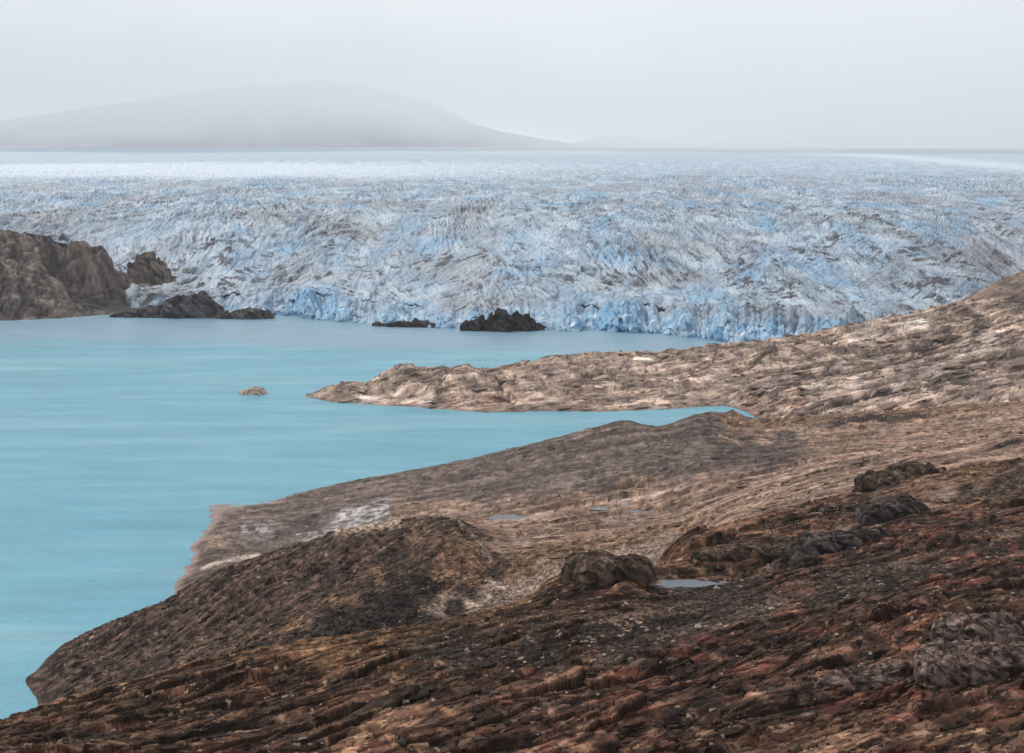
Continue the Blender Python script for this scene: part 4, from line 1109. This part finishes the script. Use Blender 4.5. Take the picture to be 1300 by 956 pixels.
rubble("rubble", 7000, (-50, 1340, 270, 520), (RED, BROWN, GRIT), (.12, .5), ((.30, .25, .20), (.06, .05, .045), (.12, .06, .04), (.10, .085, .075), (.05, .04, .036)), "small stones strewn over the dark foreground ground")
rubble("scree", 3500, (380, 930, 660, 930), (SCREE, CUT), (.3, .9), ((.34, .30, .26), (.16, .14, .125), (.09, .08, .075), (.22, .18, .15)), "grey scree filling the gully behind the near hill")
rubble("gravel", 2500, (60, 640, 680, 880), (CHAR, CUT), (.25, .7), ((.18, .14, .11), (.05, .042, .04), (.07, .055, .05), (.10, .08, .07)), "dark gravel littering the ridge by the lake")

# ------------------------------------------------------------------ mountains
def mountain(name, prof, d0, depth, seed, label, mat):
    us = np.linspace(prof[0][0], prof[-1][0], 260); t = np.linspace(-1, 1, 60)
    pv = np.interp(us, [p[0] for p in prof], [p[1] for p in prof])
    top = np.array([unproject(u, v, d0)[2] for u, v in zip(us, pv)])
    U, T = np.meshgrid(us, t)
    YY = d0 + T * depth
    XX = (U - 650) / F_PX * YY
    h = np.maximum(top[None] - 250, 0) * np.clip(1 - np.abs(T) ** 1.3, 0, 1)
    ZZ = 200 + h * (1 + .16 * fbm(XX / 1500, YY / 1500, 5, seed, .55, ridged=True) * (1 - np.clip(1 - np.abs(T) * 4, 0, 1))) 
    o = sheet(name, XX.astype(np.float32), YY.astype(np.float32), ZZ.astype(np.float32), None, mat, flat=False)
    tag(o, label, kind="structure")
mountain("mountain", [(-500, 188), (-200, 172), (0, 152), (200, 122), (330, 104), (420, 100), (460, 104), (510, 118), (545, 126), (575, 140), (600, 154), (640, 165), (680, 172), (730, 180), (760, 188)], 36000, 5000, 501, "dim grey mountain fading into the mist at left", M_mount)
mountain("mountain", [(700, 189), (760, 170), (790, 168), (830, 176), (880, 182), (960, 168), (1010, 150), (1060, 140), (1100, 160), (1140, 182), (1170, 189)], 41000, 3500, 507, "faint snowy mountain almost lost in the mist at right", M_mount)

# ------------------------------------------------------------------ mist bank over the icefield
def air_material(name, colour, density):
    m = bpy.data.materials.new(name); m.use_nodes = True
    n, l = m.node_tree.nodes, m.node_tree.links
    n.clear()
    mo = n.new("ShaderNodeOutputMaterial"); pv = n.new("ShaderNodeVolumePrincipled")
    pv.inputs["Color"].default_value = (*colour, 1)
    pv.inputs["Density"].default_value = density
    l.new(pv.outputs["Volume"], mo.inputs["Volume"])
    return m
nx, nz = 120, 60
xv, zv = np.linspace(-24000, 24000, nx), 230 + (4300 - 230) * np.linspace(0, 1, nz) ** 1.5
XM, ZM = np.meshgrid(xv, zv)
base = np.interp(xv, [-24000, -9000, -5000, -2500, 0, 3000, 24000], [230, 230, 240, 330, 320, 0, 0])[None]
rise = np.interp(xv, [-24000, -3000, 1500, 24000], [1150, 1150, 650, 500])[None]
T = smooth(ZM, base, base + rise * 1.25) * 11000 * (1 + .6 * fbm(XM / 2600, ZM / 1500, 5, 601, .6)) + np.interp(xv, [-24000, -7000, -3500, 0, 3000, 24000], [900, 800, 500, 1200, 6500, 7500])[None]
T = np.minimum(T, 15000)
YF, YB = 30000 - T, np.full_like(T, 30000.0)
V = np.concatenate([np.stack([XM, YF, ZM], -1).reshape(-1, 3), np.stack([XM, YB, ZM], -1).reshape(-1, 3)])
idx = lambda r, c, b: b * nx * nz + r * nx + c
faces = []
for r in range(nz - 1):
    for c in range(nx - 1):
        faces.append((idx(r, c, 0), idx(r, c + 1, 0), idx(r + 1, c + 1, 0), idx(r + 1, c, 0)))
        faces.append((idx(r, c, 1), idx(r + 1, c, 1), idx(r + 1, c + 1, 1), idx(r, c + 1, 1)))
for r in range(nz - 1):
    for c, f in ((0, 1), (nx - 1, 0)):
        q4 = (idx(r, c, 0), idx(r + 1, c, 0), idx(r + 1, c, 1), idx(r, c, 1)); faces.append(q4 if f else q4[::-1])
for c in range(nx - 1):
    for r, f in ((0, 0), (nz - 1, 1)):
        q4 = (idx(r, c, 0), idx(r, c + 1, 0), idx(r, c + 1, 1), idx(r, c, 1)); faces.append(q4 if f else q4[::-1])
me = bpy.data.meshes.new("mist"); me.from_pydata(V.tolist(), [], faces); me.validate()
me.materials.append(air_material("mist_air", (1, 1, 1), 3.0e-4))
o = bpy.data.objects.new("mist", me); scene.collection.objects.link(o)
tag(o, "bright mist hiding the mountain tops", kind="stuff")

# ------------------------------------------------------------------ air
bm = bmesh.new(); bmesh.ops.create_cube(bm, size=1.0)
me = bpy.data.meshes.new("haze"); bm.to_mesh(me); bm.free()
hz = bpy.data.objects.new("haze", me); scene.collection.objects.link(hz)
zmax = 4600.0
hz.location = (0, 21000, (zmax - 1.5) / 2); hz.scale = (61000, 51000, zmax + 1.5)
me.materials.append(air_material("haze_air", (.95, .975, 1.0), HAZE_DENSITY))
tag(hz, "pale mist hanging over the icefield", kind="stuff")
